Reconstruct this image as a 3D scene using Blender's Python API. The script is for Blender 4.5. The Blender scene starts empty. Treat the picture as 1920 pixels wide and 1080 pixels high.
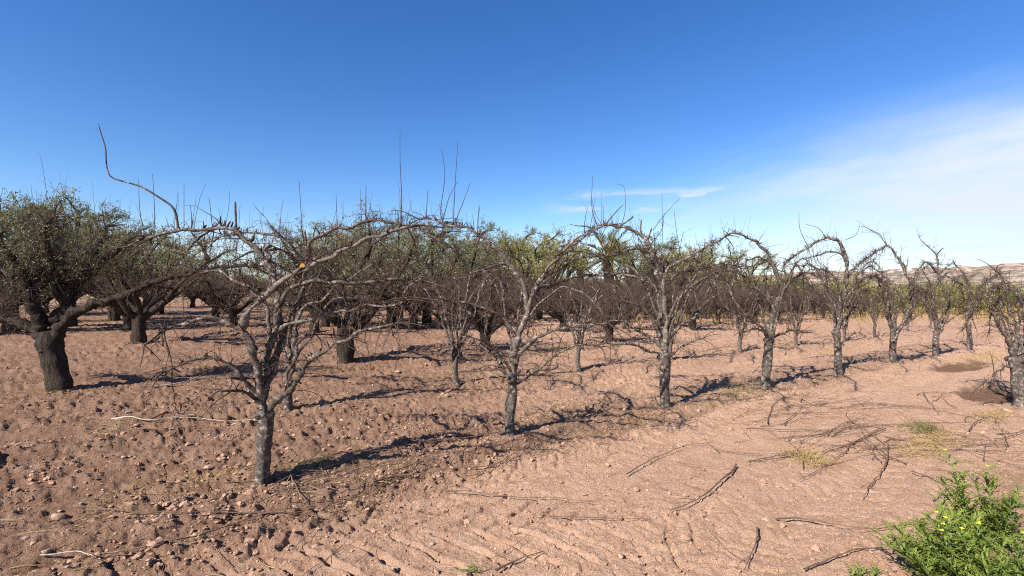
import bpy, math, random
import numpy as np
rng = np.random.default_rng(7)
random.seed(7)
SC = bpy.context.scene
COL = SC.collection
R = math.radians

# ------------------------------------------------------------------ camera
FOC = 900.0          # focal length in pixels of a 1920 wide frame
CAMH = 1.7
cam_d = bpy.data.cameras.new('camera')
cam_d.sensor_width = 36.0
cam_d.lens = 36.0 * FOC / 1920.0
cam_d.clip_start = 0.05
cam_d.clip_end = 12000
cam = bpy.data.objects.new('camera', cam_d)
cam.location = (0, 0, CAMH)
cam.rotation_euler = (R(90), 0, 0)
COL.objects.link(cam)
SC.camera = cam

# ------------------------------------------------------------------ light
SUN_AZ_TO = R(44.5)      # shadows run this far to the right of the view direction (+Y)
SUN_EL = R(37.5)
sd = bpy.data.lights.new('sun', 'SUN')
sd.energy = 5.0
sd.angle = R(0.53)
sd.color = (1.0, 0.94, 0.85)
sun = bpy.data.objects.new('sun', sd)
sx, sy = -math.sin(SUN_AZ_TO), -math.cos(SUN_AZ_TO)       # horizontal direction towards the sun
sun.rotation_euler = (R(90) - SUN_EL, 0, math.atan2(sy, sx) + R(90))
COL.objects.link(sun)

W = bpy.data.worlds.new('World')
SC.world = W
W.use_nodes = True
wn, wl = W.node_tree.nodes, W.node_tree.links
wn.clear()
SKY_STRENGTH = 0.084
def wmath(op, a, b=None, c=None, clamp=False):
    n = wn.new('ShaderNodeMath'); n.operation = op; n.use_clamp = clamp
    for i, v in enumerate((a, b, c)):
        if v is None: continue
        if isinstance(v, (int, float)): n.inputs[i].default_value = v
        else: wl.new(v, n.inputs[i])
    return n.outputs[0]
def wsmooth(v, lo, hi):
    n = wn.new('ShaderNodeMapRange'); n.interpolation_type = 'SMOOTHSTEP'
    wl.new(v, n.inputs[0]); n.inputs[1].default_value = lo; n.inputs[2].default_value = hi
    return n.outputs[0]
sky = wn.new('ShaderNodeTexSky')
sky.sky_type = 'NISHITA'
sky.sun_disc = False
sky.sun_elevation = SUN_EL
sky.sun_rotation = math.atan2(sx, sy)
sky.altitude = 700
sky.air_density = 1.0
sky.dust_density = 0.25
sky.ozone_density = 2.6
tc = wn.new('ShaderNodeTexCoord')
sep = wn.new('ShaderNodeSeparateXYZ'); wl.new(tc.outputs['Generated'], sep.inputs[0])
dx, dy, dz = sep.outputs
az = wmath('ARCTAN2', dx, dy)                      # 0 straight ahead, + right
el = wmath('ARCSINE', dz)
comb = wn.new('ShaderNodeCombineXYZ')
# cirrus fibres lean: a little lower to the left
wl.new(wmath('MULTIPLY', az, 2.0), comb.inputs[0])
wl.new(wmath('MULTIPLY', wmath('SUBTRACT', el, wmath('MULTIPLY', az, 0.04)), 10.0), comb.inputs[1])
def wnoise(scale, detail, rough, dist, off):
    mp = wn.new('ShaderNodeMapping'); wl.new(comb.outputs[0], mp.inputs[0]); mp.inputs['Location'].default_value = off
    n = wn.new('ShaderNodeTexNoise'); wl.new(mp.outputs[0], n.inputs['Vector'])
    n.inputs['Scale'].default_value = scale; n.inputs['Detail'].default_value = detail
    n.inputs['Roughness'].default_value = rough; n.inputs['Distortion'].default_value = dist
    return n.outputs['Fac']
n1 = wnoise(1.0, 7, 0.55, 0.5, (3.1, 0.4, 0.2))
n2 = wnoise(3.2, 6, 0.6, 0.3, (7.7, 1.2, 3.0))
# the cirrus sheet: spreads over the quadrant to the right of the view, thinning to the left
edge = wmath('SUBTRACT', az, wmath('MULTIPLY', wmath('ABSOLUTE', wmath('SUBTRACT', el, 0.13)), 1.7))
sheet = wsmooth(wmath('ADD', edge, wmath('MULTIPLY', wmath('SUBTRACT', n1, 0.5), 0.75)), 0.05, 0.75)
sheet = wmath('MULTIPLY', sheet, wsmooth(wmath('ADD', el, wmath('MULTIPLY', wmath('SUBTRACT', n1, 0.5), 0.12)), 0.33, 0.20))
sheet = wmath('MULTIPLY', sheet, wmath('ADD', 0.42, wmath('MULTIPLY', n2, 1.15)))
# streaks of thin cloud low over the horizon
low = wmath('MULTIPLY', wsmooth(wmath('ABSOLUTE', wmath('SUBTRACT', el, 0.172)), 0.034, 0.004), wsmooth(n2, 0.43, 0.60))
low = wmath('MULTIPLY', wmath('MULTIPLY', low, wsmooth(az, 0.02, 0.2)), 0.85)
band = wmath('MULTIPLY', wsmooth(el, 0.135, 0.05), wsmooth(wmath('ADD', az, wmath('MULTIPLY', n1, 0.3)), -1.6, 0.25))
band = wmath('MULTIPLY', band, wmath('ADD', 0.35, wmath('MULTIPLY', n1, 0.8)))
cl = wmath('MAXIMUM', wmath('MAXIMUM', sheet, low), wmath('MULTIPLY', band, 0.85))
cl = wmath('MULTIPLY', cl, 0.92, clamp=True)
mix = wn.new('ShaderNodeMix'); mix.data_type = 'RGBA'
wl.new(cl, mix.inputs['Factor'])
hsv = wn.new('ShaderNodeHueSaturation'); hsv.inputs['Saturation'].default_value = 1.30; hsv.inputs['Hue'].default_value = 0.511
wl.new(sky.outputs[0], hsv.inputs['Color'])
wl.new(hsv.outputs[0], mix.inputs['A'])
mix.inputs['B'].default_value = (4.5, 4.95, 5.9, 1)
bg = wn.new('ShaderNodeBackground'); wl.new(mix.outputs['Result'], bg.inputs[0]); bg.inputs[1].default_value = SKY_STRENGTH
wo = wn.new('ShaderNodeOutputWorld'); wl.new(bg.outputs[0], wo.inputs[0])

vs = SC.view_settings
vs.view_transform = 'Standard'; vs.look = 'None'; vs.exposure = 1.1; vs.gamma = 1.0
vs.use_curve_mapping = False
SC.cycles.filter_width = 1.1
SC.cycles.use_denoising = False
SC.cycles.sample_clamp_indirect = 4.0
SC.cycles.max_bounces = 5
SC.cycles.diffuse_bounces = 3
SC.cycles.transparent_max_bounces = 8

# ------------------------------------------------------------------ numpy noise
def _hash(ix, iy, s):
    h = (ix.astype(np.int64) * 374761393 + iy.astype(np.int64) * 668265263 + s * 974634777) & 0xFFFFFFFF
    h = ((h ^ (h >> 13)) * 1274126177) & 0xFFFFFFFF
    h = h ^ (h >> 16)
    return (h & 0xFFFFFF) / float(0xFFFFFF)
def vnoise(x, y, s=0):
    ix, iy = np.floor(x), np.floor(y)
    fx, fy = x - ix, y - iy
    ux, uy = fx*fx*fx*(fx*(fx*6-15)+10), fy*fy*fy*(fy*(fy*6-15)+10)
    out = 0
    for a in (0, 1):
        for b in (0, 1):
            t = _hash(ix+a, iy+b, s) * 2 * math.pi
            g = np.cos(t)*(fx-a) + np.sin(t)*(fy-b)
            out = out + g * (ux if a else 1-ux) * (uy if b else 1-uy)
    return out * 1.4
def fbm(x, y, o=4, s=0, rough=0.5):
    a, t, f = 1.0, 0.0, 1.0
    for i in range(o):
        t = t + a * vnoise(x*f + 17.3*i, y*f - 9.1*i, s+i)
        a *= rough; f *= 2.03
    return t
def worley(x, y, s=0):
    ix, iy = np.floor(x), np.floor(y)
    d1 = np.full(x.shape, 9.0); hid = np.zeros(x.shape)
    for a in (-1, 0, 1):
        for b in (-1, 0, 1):
            cx, cy = ix+a, iy+b
            px_ = cx + _hash(cx, cy, s); py_ = cy + _hash(cx, cy, s+5)
            d = np.hypot(px_-x, py_-y)
            m = d < d1
            d1 = np.where(m, d, d1); hid = np.where(m, _hash(cx, cy, s+9), hid)
    return d1, hid
def sstep(v, lo, hi):
    t = np.clip((v-lo)/(hi-lo), 0, 1)
    return t*t*(3-2*t)

# ------------------------------------------------------------------ terrain
TILT = -0.0211
RU = np.array([0.803, 0.596])       # along the rows
RV = np.array([-0.596, 0.803])      # across the rows, away from the camera
V1 = 4.45                           # front row
def plane(x):
    return 110*TILT*np.tanh(np.asarray(x)/110.0)
def soil_masks(x, y):
    u = x*RU[0]+y*RU[1]; v = x*RV[0]+y*RV[1]
    wob = 0.18*vnoise(u*0.35, v*0.2, 40)
    path = sstep(v+wob, 0.6, 1.2) * sstep(v+wob, 3.85, 3.5)       # driven lane between the first two rows
    lane2 = sstep(v+wob, 5.0, 5.35)*sstep(v+wob, 6.5, 6.1)*0.22*sstep(u, 2.2, 4.5)
    path = np.clip(path + lane2, 0, 1)
    return u, v, path
def height(x, y, fine=True):
    x = np.asarray(x, float); y = np.asarray(y, float)
    h = plane(x)
    u, v, path = soil_masks(x, y)
    near = sstep(np.hypot(x, y), 60, 25)
    # long swells and row ridges
    h = h + 0.05*fbm(x*0.22, y*0.22, 2, 3)*near
    for vr in (V1, 6.95, 10.6):
        h = h + 0.05*np.exp(-((v-vr)/0.35)**2)*near
    vv = v + 0.22*vnoise(u*0.5, v*0.6, 11)
    h = h + (0.036*np.sin(vv*2*math.pi/0.58) + 0.022*np.sin(vv*2*math.pi/0.29+1.0)*(0.4+vnoise(u*0.8, v*0.8, 13)))*near*(1-0.75*path)
    # the turning wheel mark that crosses the lane in the foreground
    tu = x*0.985+y*0.17; tv = -x*0.17+y*0.985
    c = tv - 3.36 + 0.06*vnoise(tu*0.5, 0*tu+2.0, 27) + 0.03*tu*tu*0.35
    m = sstep(np.abs(c), 0.52, 0.44)*sstep(tu, -3.2, -2.4)*sstep(tu, 2.1, 1.2)
    ph = (tu - np.abs(c)*1.0)/0.28 + np.where(c > 0, 0.5, 0.0) + 0.13*vnoise(tu*2.2, tv*2.2, 28)+0.08*vnoise(tu*8, tv*8, 29)
    tri = np.abs(ph-np.floor(ph)-0.5)*2
    fd = 0.45+0.55*sstep(vnoise(tu*1.1+5, tv*1.6, 30), -0.25, 0.3)
    h = h - m*fd*0.030*sstep(tri, 0.76, 0.93) + m*fd*0.009*np.exp(-((tri-0.6)/0.14)**2) - 0.012*m
    # wheel marks with lugs in a chevron
    for vc, w, dp in ((3.45, 0.26, 0.55), (1.72, 0.42, 0.62), (5.75, 0.26, 0.5)):
        c = v - vc + 0.05*vnoise(u*0.4, vc+u*0.0, 21)
        m = sstep(np.abs(c), w, w-0.06)
        fade = dp*(0.45+0.55*sstep(vnoise(u*0.9+3, v*1.6, 23)+0.4*vnoise(u*3, v*3, 26), -0.25, 0.35))
        side = np.where(c > 0, 0.5, 0.0)
        ph = (u - np.abs(c)*0.95)/0.27 + side + 0.34*vnoise(u*2.2, v*2.2, 24) + 0.12*vnoise(u*7, v*7, 25)
        tri = np.abs(ph-np.floor(ph)-0.5)*2
        lug = sstep(tri, 0.78, 0.95)
        h = h - m*0.018*near - m*fade*0.034*lug*near + m*fade*0.008*near*np.exp(-((tri-0.55)/0.15)**2)
        h = h + 0.022*np.exp(-((np.abs(c)-w-0.05)/0.06)**2)*near*(0.6+0.8*vnoise(u*3, v*3, 22))
    # dug basins of damp soil near the right-hand tree
    for (bx, by, bu, bv) in BASINS:
        du = (x-bx)*RU[0]+(y-by)*RU[1]; dv = (x-bx)*RV[0]+(y-by)*RV[1]
        q = np.sqrt((du/bu)**2+(dv/bv)**2) + 0.15*vnoise(x*3, y*3, 31)
        h = h - 0.07*sstep(q, 1.1, 0.75)
    if fine:
        rough = (1-0.80*path)*(0.55+0.9*sstep(vnoise(u*0.55, v*1.3, 33), -0.5, 0.5))
        d, hid = worley(x*7.5+0.6*vnoise(x*9, y*9, 2), y*7.5, 51)
        h = h + near*rough*0.052*np.clip(0.62-d, 0, 1)*(hid > 0.45)*(0.4+hid)
        d, hid = worley(x*16+0.5*vnoise(x*20, y*20, 3), y*16, 61)
        h = h + near*rough*0.029*np.clip(0.6-d, 0, 1)*(hid > 0.35)
        d, hid = worley(x*34+0.4*vnoise(x*40, y*40, 4), y*34, 66)
        h = h + near*(rough*0.016+0.003)*np.clip(0.6-d, 0, 1)*(hid > 0.3)
        h = h + near*(rough*0.014+0.004)*fbm(x*13, y*13, 4, 71, 0.62)
        h = h + near*0.006*fbm(x*3.0, y*3.0, 3, 76, 0.6)*(1+rough)
    return h
BASINS = []
def proj(x, y, Y):
    """picture position (1920 frame) at depth Y -> world point"""
    return np.array([(x-960)/FOC*Y, Y, CAMH-(y-540)/FOC*Y])
def onground(x, y):
    Y = FOC*CAMH/max(y-540-19*(x-960)/FOC*1.0, 3)
    for _ in range(12):
        h = float(height(np.array([(x-960)/FOC*Y]), np.array([Y]), False)[0])
        Y = 0.5*Y + 0.5*FOC*(CAMH-h)/max(y-540, 3)
    return (x-960)/FOC*Y, Y
def gz(x, y):
    return float(height(np.array([x]), np.array([y]), True)[0])
for bx_, by_, bu_, bv_ in ((1800, 686, 1.9, 0.42), (1858, 738, 0.9, 0.42)):
    gx_, gy_ = onground(bx_, by_)
    BASINS.append((gx_, gy_, bu_, bv_))

# ------------------------------------------------------------------ materials
def mat(name):
    m = bpy.data.materials.new(name); m.use_nodes = True
    nt = m.node_tree; nt.nodes.clear()
    out = nt.nodes.new('ShaderNodeOutputMaterial'); b = nt.nodes.new('ShaderNodeBsdfPrincipled')
    nt.links.new(b.outputs[0], out.inputs[0])
    b.inputs['Roughness'].default_value = 0.9
    b.inputs['Specular IOR Level'].default_value = 0.15
    return m, nt, b
def nnoise(nt, scale, detail=4, rough=0.55, vec=None, dist=0.0):
    n = nt.nodes.new('ShaderNodeTexNoise'); n.inputs['Scale'].default_value = scale
    n.inputs['Detail'].default_value = detail; n.inputs['Roughness'].default_value = rough; n.inputs['Distortion'].default_value = dist
    if vec is not None: nt.links.new(vec, n.inputs['Vector'])
    return n.outputs['Fac']
def nramp(nt, fac, stops):
    r = nt.nodes.new('ShaderNodeValToRGB'); e = r.color_ramp.elements
    while len(e) < len(stops): e.new(0.5)
    for i, (p, c) in enumerate(stops):
        e[i].position = p; e[i].color = (*c, 1) if len(c) == 3 else c
    nt.links.new(fac, r.inputs[0]); return r.outputs[0]
def nmix(nt, fac, a, b, mode='MIX'):
    m = nt.nodes.new('ShaderNodeMix'); m.data_type = 'RGBA'; m.blend_type = mode
    for key, v in (('Factor', fac), ('A', a), ('B', b)):
        if isinstance(v, (int, float)): m.inputs[key].default_value = v
        elif isinstance(v, tuple): m.inputs[key].default_value = (*v, 1)
        else: nt.links.new(v, m.inputs[key])
    return m.outputs['Result']
def nbump(nt, b, h, strength, dist):
    n = nt.nodes.new('ShaderNodeBump'); n.inputs['Strength'].default_value = strength; n.inputs['Distance'].default_value = dist
    nt.links.new(h, n.inputs['Height']); nt.links.new(n.outputs[0], b.inputs['Normal'])
def ncoord(nt, what='Object', scale=None):
    t = nt.nodes.new('ShaderNodeTexCoord')
    if scale is None: return t.outputs[what]
    mp = nt.nodes.new('ShaderNodeMapping'); nt.links.new(t.outputs[what], mp.inputs[0]); mp.inputs['Scale'].default_value = scale
    return mp.outputs[0]
def nattr(nt, name):
    a = nt.nodes.new('ShaderNodeAttribute'); a.attribute_name = name
    return a.outputs['Fac']
def nrandom(nt):
    o = nt.nodes.new('ShaderNodeObjectInfo'); return o.outputs['Random']

def bark(name, dark, midc, pale, scale=1.0, pale_at=0.62, furrow=False):
    m, nt, b = mat(name)
    v = ncoord(nt, 'Object', (1, 1, 0.22)) if furrow else ncoord(nt)
    f = nnoise(nt, 14*scale, 6, 0.65, v, 0.4)
    c = nramp(nt, f, [(0.28, dark), (0.5, midc), (pale_at, midc), (min(pale_at+0.1, 0.95), pale)])
    f2 = nnoise(nt, 55*scale, 3, 0.6, v)
    c = nmix(nt, 0.65, c, nramp(nt, f2, [(0.3, (0.35, 0.34, 0.33)), (0.7, (1.0, 1.0, 1.0))]), 'MULTIPLY')
    nt.links.new(c, b.inputs['Base Color'])
    nbump(nt, b, f if furrow else f2, 1.0 if furrow else 0.8, 0.09 if furrow else 0.008)
    return m
M = {}
M['bark_fruit'] = bark('fruit_tree_bark', (0.014, 0.0105, 0.009), (0.115, 0.091, 0.076), (0.36, 0.30, 0.255), 1.6, 0.54)
M['bark_sunlit'] = bark('sunlit_fruit_bark', (0.03, 0.024, 0.02), (0.17, 0.14, 0.118), (0.40, 0.345, 0.30), 1.4, 0.55)  # lighter copy of the fruit bark, sunlight painted into the limbs that catch it
M['bark_old'] = bark('old_furrowed_bark', (0.02, 0.015, 0.012), (0.06, 0.045, 0.035), (0.15, 0.115, 0.09), 1.3, 0.62, True)
M['twig'] = bark('twig_bark', (0.04, 0.025, 0.02), (0.085, 0.055, 0.044), (0.19, 0.132, 0.105), 0.8)
M['twig_back'] = bark('reddish_twig_bark', (0.05, 0.033, 0.027), (0.115, 0.078, 0.062), (0.23, 0.165, 0.135), 0.5)
M['pruned'] = bark('pruned_wood', (0.10, 0.06, 0.042), (0.19, 0.12, 0.085), (0.30, 0.21, 0.155), 1.0)
M['bleached'] = bark('bleached_wood', (0.30, 0.23, 0.18), (0.48, 0.39, 0.31), (0.60, 0.51, 0.43), 1.0)
m, nt, b = mat('fresh_cut_wood'); M['cut'] = m
f = nnoise(nt, 120, 3, 0.5, ncoord(nt)); nt.links.new(nramp(nt, f, [(0.3, (0.42, 0.19, 0.045)), (0.7, (0.52, 0.28, 0.09))]), b.inputs['Base Color'])

def leafmat(name, a, c, d):
    m, nt, b = mat(name)
    f = nnoise(nt, 3.0, 3, 0.6, ncoord(nt)); g = nnoise(nt, 40, 2, 0.6, ncoord(nt))
    col = nmix(nt, 0.5, nramp(nt, f, [(0.3, a), (0.55, c), (0.75, d)]), nramp(nt, g, [(0.3, a), (0.5, c), (0.7, d)]))
    nt.links.new(col, b.inputs['Base Color'])
    b.inputs['Roughness'].default_value = 0.6
    tr = nt.nodes.new('ShaderNodeBsdfTranslucent'); nt.links.new(col, tr.inputs[0])
    mx = nt.nodes.new('ShaderNodeMixShader'); mx.inputs[0].default_value = 0.25
    nt.links.new(b.outputs[0], mx.inputs[1]); nt.links.new(tr.outputs[0], mx.inputs[2])
    nt.links.new(mx.outputs[0], nt.nodes['Material Output'].inputs[0])
    return m
M['olive'] = leafmat('olive_leaf', (0.085, 0.10, 0.045), (0.175, 0.19, 0.09), (0.31, 0.315, 0.18))
M['olive_yellow'] = leafmat('yellowed_olive_leaf', (0.15, 0.155, 0.045), (0.26, 0.245, 0.08), (0.38, 0.34, 0.14))
M['shrub'] = leafmat('shrub_leaf', (0.05, 0.07, 0.028), (0.10, 0.115, 0.045), (0.17, 0.165, 0.07))
M['palm'] = leafmat('palm_leaf', (0.10, 0.10, 0.025), (0.20, 0.17, 0.04), (0.34, 0.25, 0.07))
M['weed'] = leafmat('weed_leaf', (0.06, 0.095, 0.016), (0.18, 0.225, 0.04), (0.34, 0.36, 0.09))
M['weed_stem'] = leafmat('weed_stem', (0.10, 0.16, 0.05), (0.14, 0.21, 0.07), (0.18, 0.25, 0.09))
M['straw'] = leafmat('dry_straw', (0.32, 0.21, 0.09), (0.47, 0.33, 0.15), (0.60, 0.45, 0.23))
M['gold_grass'] = leafmat('golden_grass', (0.26, 0.17, 0.06), (0.38, 0.25, 0.09), (0.48, 0.34, 0.14))
M['green_grass'] = leafmat('short_green_grass', (0.10, 0.12, 0.03), (0.19, 0.19, 0.06), (0.30, 0.27, 0.10))
m, nt, b = mat('yellow_petal'); M['petal'] = m
f = nnoise(nt, 60, 2, 0.5, ncoord(nt)); nt.links.new(nramp(nt, f, [(0.3, (0.75, 0.55, 0.02)), (0.7, (0.85, 0.70, 0.05))]), b.inputs['Base Color'])

# soil
m, nt, b = mat('dry_pink_soil'); M['soil'] = m
v = ncoord(nt)
big = nnoise(nt, 0.55, 4, 0.6, v)
med = nnoise(nt, 6.0, 5, 0.65, v)
fin = nnoise(nt, 60.0, 4, 0.65, v)
grit = nnoise(nt, 240.0, 2, 0.6, v)
dry = nramp(nt, med, [(0.30, (0.53, 0.318, 0.205)), (0.5, (0.64, 0.402, 0.27)), (0.72, (0.70, 0.462, 0.325))])
till = nramp(nt, med, [(0.30, (0.215, 0.122, 0.080)), (0.5, (0.315, 0.188, 0.127)), (0.72, (0.425, 0.271, 0.192))])
c = nmix(nt, nattr(nt, 'path'), till, dry)  # paler on the lane and on all soil farther right
c = nmix(nt, 0.55, c, nramp(nt, fin, [(0.30, (0.42, 0.40, 0.385)), (0.60, (1, 1, 1))]), 'MULTIPLY')
c = nmix(nt, 0.35, c, nramp(nt, big, [(0.3, (0.80, 0.78, 0.76)), (0.7, (1.0, 1.0, 1.0))]), 'MULTIPLY')
spk = nt.nodes.new('ShaderNodeTexVoronoi'); spk.inputs['Scale'].default_value = 30; nt.links.new(v, spk.inputs['Vector'])
c = nmix(nt, nramp(nt, spk.outputs['Distance'], [(0.07, (0.35, 0.35, 0.35)), (0.16, (0, 0, 0))]), c, (0.62, 0.50, 0.41))
c = nmix(nt, nattr(nt, 'damp'), c, (0.15, 0.082, 0.052))
c = nmix(nt, nattr(nt, 'far'), c, nramp(nt, nnoise(nt, 0.09, 5, 0.6, v), [(0.35, (0.40, 0.25, 0.15)), (0.55, (0.46, 0.32, 0.17)), (0.7, (0.30, 0.25, 0.12))]))
nt.links.new(c, b.inputs['Base Color'])
b.inputs['Roughness'].default_value = 1.0; b.inputs['Specular IOR Level'].default_value = 0.03
hh = nt.nodes.new('ShaderNodeMath'); hh.operation = 'ADD'; nt.links.new(fin, hh.inputs[0])
h2 = nt.nodes.new('ShaderNodeMath'); h2.operation = 'MULTIPLY'; nt.links.new(grit, h2.inputs[0]); h2.inputs[1].default_value = 0.35
nt.links.new(h2.outputs[0], hh.inputs[1])
nbump(nt, b, hh.outputs[0], 1.0, 0.03)

def soilpiece(name, a, c_, d):
    m, nt, b = mat(name)
    f = nnoise(nt, 4, 3, 0.6, ncoord(nt)); g = nnoise(nt, 70, 3, 0.6, ncoord(nt))
    col = nmix(nt, 0.5, nramp(nt, f, [(0.3, a), (0.5, c_), (0.7, d)]), nramp(nt, g, [(0.3, a), (0.7, d)]))
    nt.links.new(col, b.inputs['Base Color']); nbump(nt, b, g, 0.6, 0.01)
    b.inputs['Roughness'].default_value = 1.0; b.inputs['Specular IOR Level'].default_value = 0.03
    return m
M['clod'] = soilpiece('soil_clod', (0.22, 0.127, 0.084), (0.31, 0.188, 0.128), (0.43, 0.275, 0.196))
M['stone'] = soilpiece('pale_stone', (0.27, 0.17, 0.118), (0.34, 0.23, 0.168), (0.42, 0.31, 0.24))

m, nt, b = mat('eroded_hill'); M['hill'] = m
v = ncoord(nt, 'Object', (1, 1, 4))
f = nnoise(nt, 0.012, 7, 0.62, v); g = nnoise(nt, 0.05, 6, 0.65, ncoord(nt))
c = nramp(nt, f, [(0.36, (0.20, 0.15, 0.11)), (0.46, (0.29, 0.205, 0.155)), (0.56, (0.41, 0.30, 0.235)), (0.66, (0.50, 0.39, 0.32))])
c = nmix(nt, nramp(nt, g, [(0.46, (0, 0, 0)), (0.55, (0.8, 0.8, 0.8))]), c, (0.085, 0.085, 0.05))
nt.links.new(c, b.inputs['Base Color'])

# ------------------------------------------------------------------ mesh helpers
class MB:
    def __init__(self): self.v, self.f3, self.f4, self.n = [], [], [], 0
    def add(self, v, f):
        v = np.asarray(v, float).reshape(-1, 3); f = np.asarray(f, np.int64)
        (self.f3 if f.shape[1] == 3 else self.f4).append(f + self.n)
        self.v.append(v); self.n += len(v)
    def tube(self, P, Rr, sides=6, cap=True, rough=0.0, lobes=0.0):
        P = np.asarray(P, float)[None]; self.tubes(P, np.asarray(Rr, float)[None], sides, cap, rough, lobes)
    def tubes(self, P, Rr, sides=3, cap=True, rough=0.0, lobes=0.0):
        """P (N,K,3) centre lines, Rr (N,K) radii"""
        N, K, _ = P.shape
        if N == 0: return
        T = np.empty_like(P); T[:, 1:-1] = P[:, 2:]-P[:, :-2]; T[:, 0] = P[:, 1]-P[:, 0]; T[:, -1] = P[:, -1]-P[:, -2]
        T /= np.linalg.norm(T, axis=2, keepdims=True)+1e-9
        mean = P[:, -1]-P[:, 0]; mean /= np.linalg.norm(mean, axis=1, keepdims=True)+1e-9
        ref = np.where(np.abs(mean[:, 2:3]) > 0.75, np.array([[0.31, 0.95, 0.0]]), np.array([[0.05, 0.1, 0.99]]))[:, None, :]
        A = np.cross(T, ref); A /= np.linalg.norm(A, axis=2, keepdims=True)+1e-9
        B = np.cross(T, A)
        th = np.arange(sides)*2*math.pi/sides
        rr = Rr[:, :, None]*np.ones(sides)
        if lobes:
            q0 = rng.uniform(0, 6.3, 3); kk = np.linspace(0, 2.2, K)[None, :, None]
            rr = rr*(1+lobes*(np.sin(2*th+q0[0]+kk)+0.8*np.sin(3*th+q0[1]-1.4*kk)+0.6*np.sin(5*th+q0[2]+0.8*kk)))
        if rough: rr = rr*(1+rough*rng.normal(size=rr.shape))
        V = P[:, :, None, :] + rr[..., None]*(A[:, :, None, :]*np.cos(th)[:, None] + B[:, :, None, :]*np.sin(th)[:, None])
        idx = np.arange(N*K*sides).reshape(N, K, sides)
        a = idx[:, :-1, :]; c = idx[:, 1:, :]
        F = np.stack([a, np.roll(a, -1, 2), np.roll(c, -1, 2), c], -1).reshape(-1, 4)
        self.add(V.reshape(-1, 3), F)
        if cap:
            tips = idx[:, -1, :]
            if sides == 3: self.f3.append(tips + self.n - N*K*sides)
            elif sides == 4: self.f4.append(tips + self.n - N*K*sides)
            else:
                base = self.n - N*K*sides
                tri = np.stack([np.repeat(tips[:, :1], sides-2, 1), tips[:, 1:-1], tips[:, 2:]], -1).reshape(-1, 3)
                self.f3.append(tri + base)
    def mesh(self, name, material, smooth=True):
        me = bpy.data.meshes.new(name)
        V = np.concatenate(self.v) if self.v else np.zeros((0, 3))
        f3 = np.concatenate(self.f3) if self.f3 else np.zeros((0, 3), np.int64)
        f4 = np.concatenate(self.f4) if self.f4 else np.zeros((0, 4), np.int64)
        me.vertices.add(len(V)); me.vertices.foreach_set('co', V.astype(np.float32).ravel())
        nl = f3.size + f4.size
        me.loops.add(nl); me.loops.foreach_set('vertex_index', np.concatenate([f3.ravel(), f4.ravel()]).astype(np.int32))
        me.polygons.add(len(f3)+len(f4))
        st = np.concatenate([np.arange(len(f3))*3, f3.size+np.arange(len(f4))*4]).astype(np.int32)
        me.polygons.foreach_set('loop_start', st)
        me.polygons.foreach_set('use_smooth', np.full(len(st), smooth))
        me.materials.append(material)
        me.update(calc_edges=True); me.validate()
        return me
def obj(name, mesh, parent=None):
    o = bpy.data.objects.new(name, mesh); COL.objects.link(o)
    if parent is not None: o.parent = parent
    return o
def tag(o, label=None, cat=None, group=None, kind=None):
    if label: o['label'] = label
    if cat: o['category'] = cat
    if group: o['group'] = group
    if kind: o['kind'] = kind
    return o
def thing(name, loc, label, cat, group=None, rz=0.0, sc=1.0):
    o = bpy.data.objects.new(name, None); COL.objects.link(o)
    o.location = loc; o.rotation_euler = (0, 0, rz); o.scale = (sc, sc, sc); o.empty_display_size = 0.2
    return tag(o, label, cat, group)
def copy_tree(src, loc, rz, sc, label, group=None, scz=None):
    def cp(o, par):
        c = o.copy(); COL.objects.link(c); c.parent = par
        for ch in KIDS.get(o.name, []): cp(ch, c)
        return c
    c = cp(src, None)
    c.location = loc; c.rotation_euler = (0, 0, rz); c.scale = (sc, sc, scz or sc)
    c['label'] = label
    if group: c['group'] = group
    return c
KIDS = {}
def kids_of(o):
    KIDS[o.name] = list(o.children)
    for ch in o.children: kids_of(ch)

def smooth_line(pts, n):
    """resampled Catmull-Rom through pts (k,d) at n points"""
    p = np.asarray(pts, float)
    if len(p) == 2: return p[0]+(p[1]-p[0])*np.linspace(0, 1, n)[:, None]
    q = np.vstack([2*p[0]-p[1], p, 2*p[-1]-p[-2]])
    seg = np.linalg.norm(np.diff(p[:, :3], axis=0), axis=1); s = np.concatenate([[0], np.cumsum(seg)]); s /= s[-1]
    t = np.linspace(0, 1, n); i = np.clip(np.searchsorted(s, t, 'right')-1, 0, len(p)-2)
    u = ((t-s[i])/np.maximum(s[i+1]-s[i], 1e-9))[:, None]
    a, b_, c_, d = q[i], q[i+1], q[i+2], q[i+3]
    return 0.5*((2*b_)+(-a+c_)*u+(2*a-5*b_+4*c_-d)*u*u+(-a+3*b_-3*c_+d)*u**3)

def grow(base, dirs, length, r0, K=5, grav=0.0, wig=0.12, r1=0.35):
    """batch of twig centre lines"""
    N = len(base); P = np.empty((N, K, 3)); P[:, 0] = base
    d = dirs/(np.linalg.norm(dirs, axis=1, keepdims=True)+1e-9)
    st = (np.asarray(length)/(K-1))[:, None]
    for k in range(1, K):
        d = d + wig*rng.normal(size=(N, 3)); d[:, 2] += grav
        d /= np.linalg.norm(d, axis=1, keepdims=True)
        P[:, k] = P[:, k-1]+d*st
    Rr = np.asarray(r0)[:, None]*np.linspace(1, r1, K)[None]
    return P, Rr
def sample_on(P, n, lo=0.15, hi=1.0):
    """n random points and tangents on a polyline (K,3)"""
    t = rng.uniform(lo, hi, n)*(len(P)-1); i = np.minimum(t.astype(int), len(P)-2); f = (t-i)[:, None]
    return P[i]*(1-f)+P[i+1]*f, (P[i+1]-P[i])/(np.linalg.norm(P[i+1]-P[i], axis=1, keepdims=True)+1e-9), t/(len(P)-1)
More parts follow.
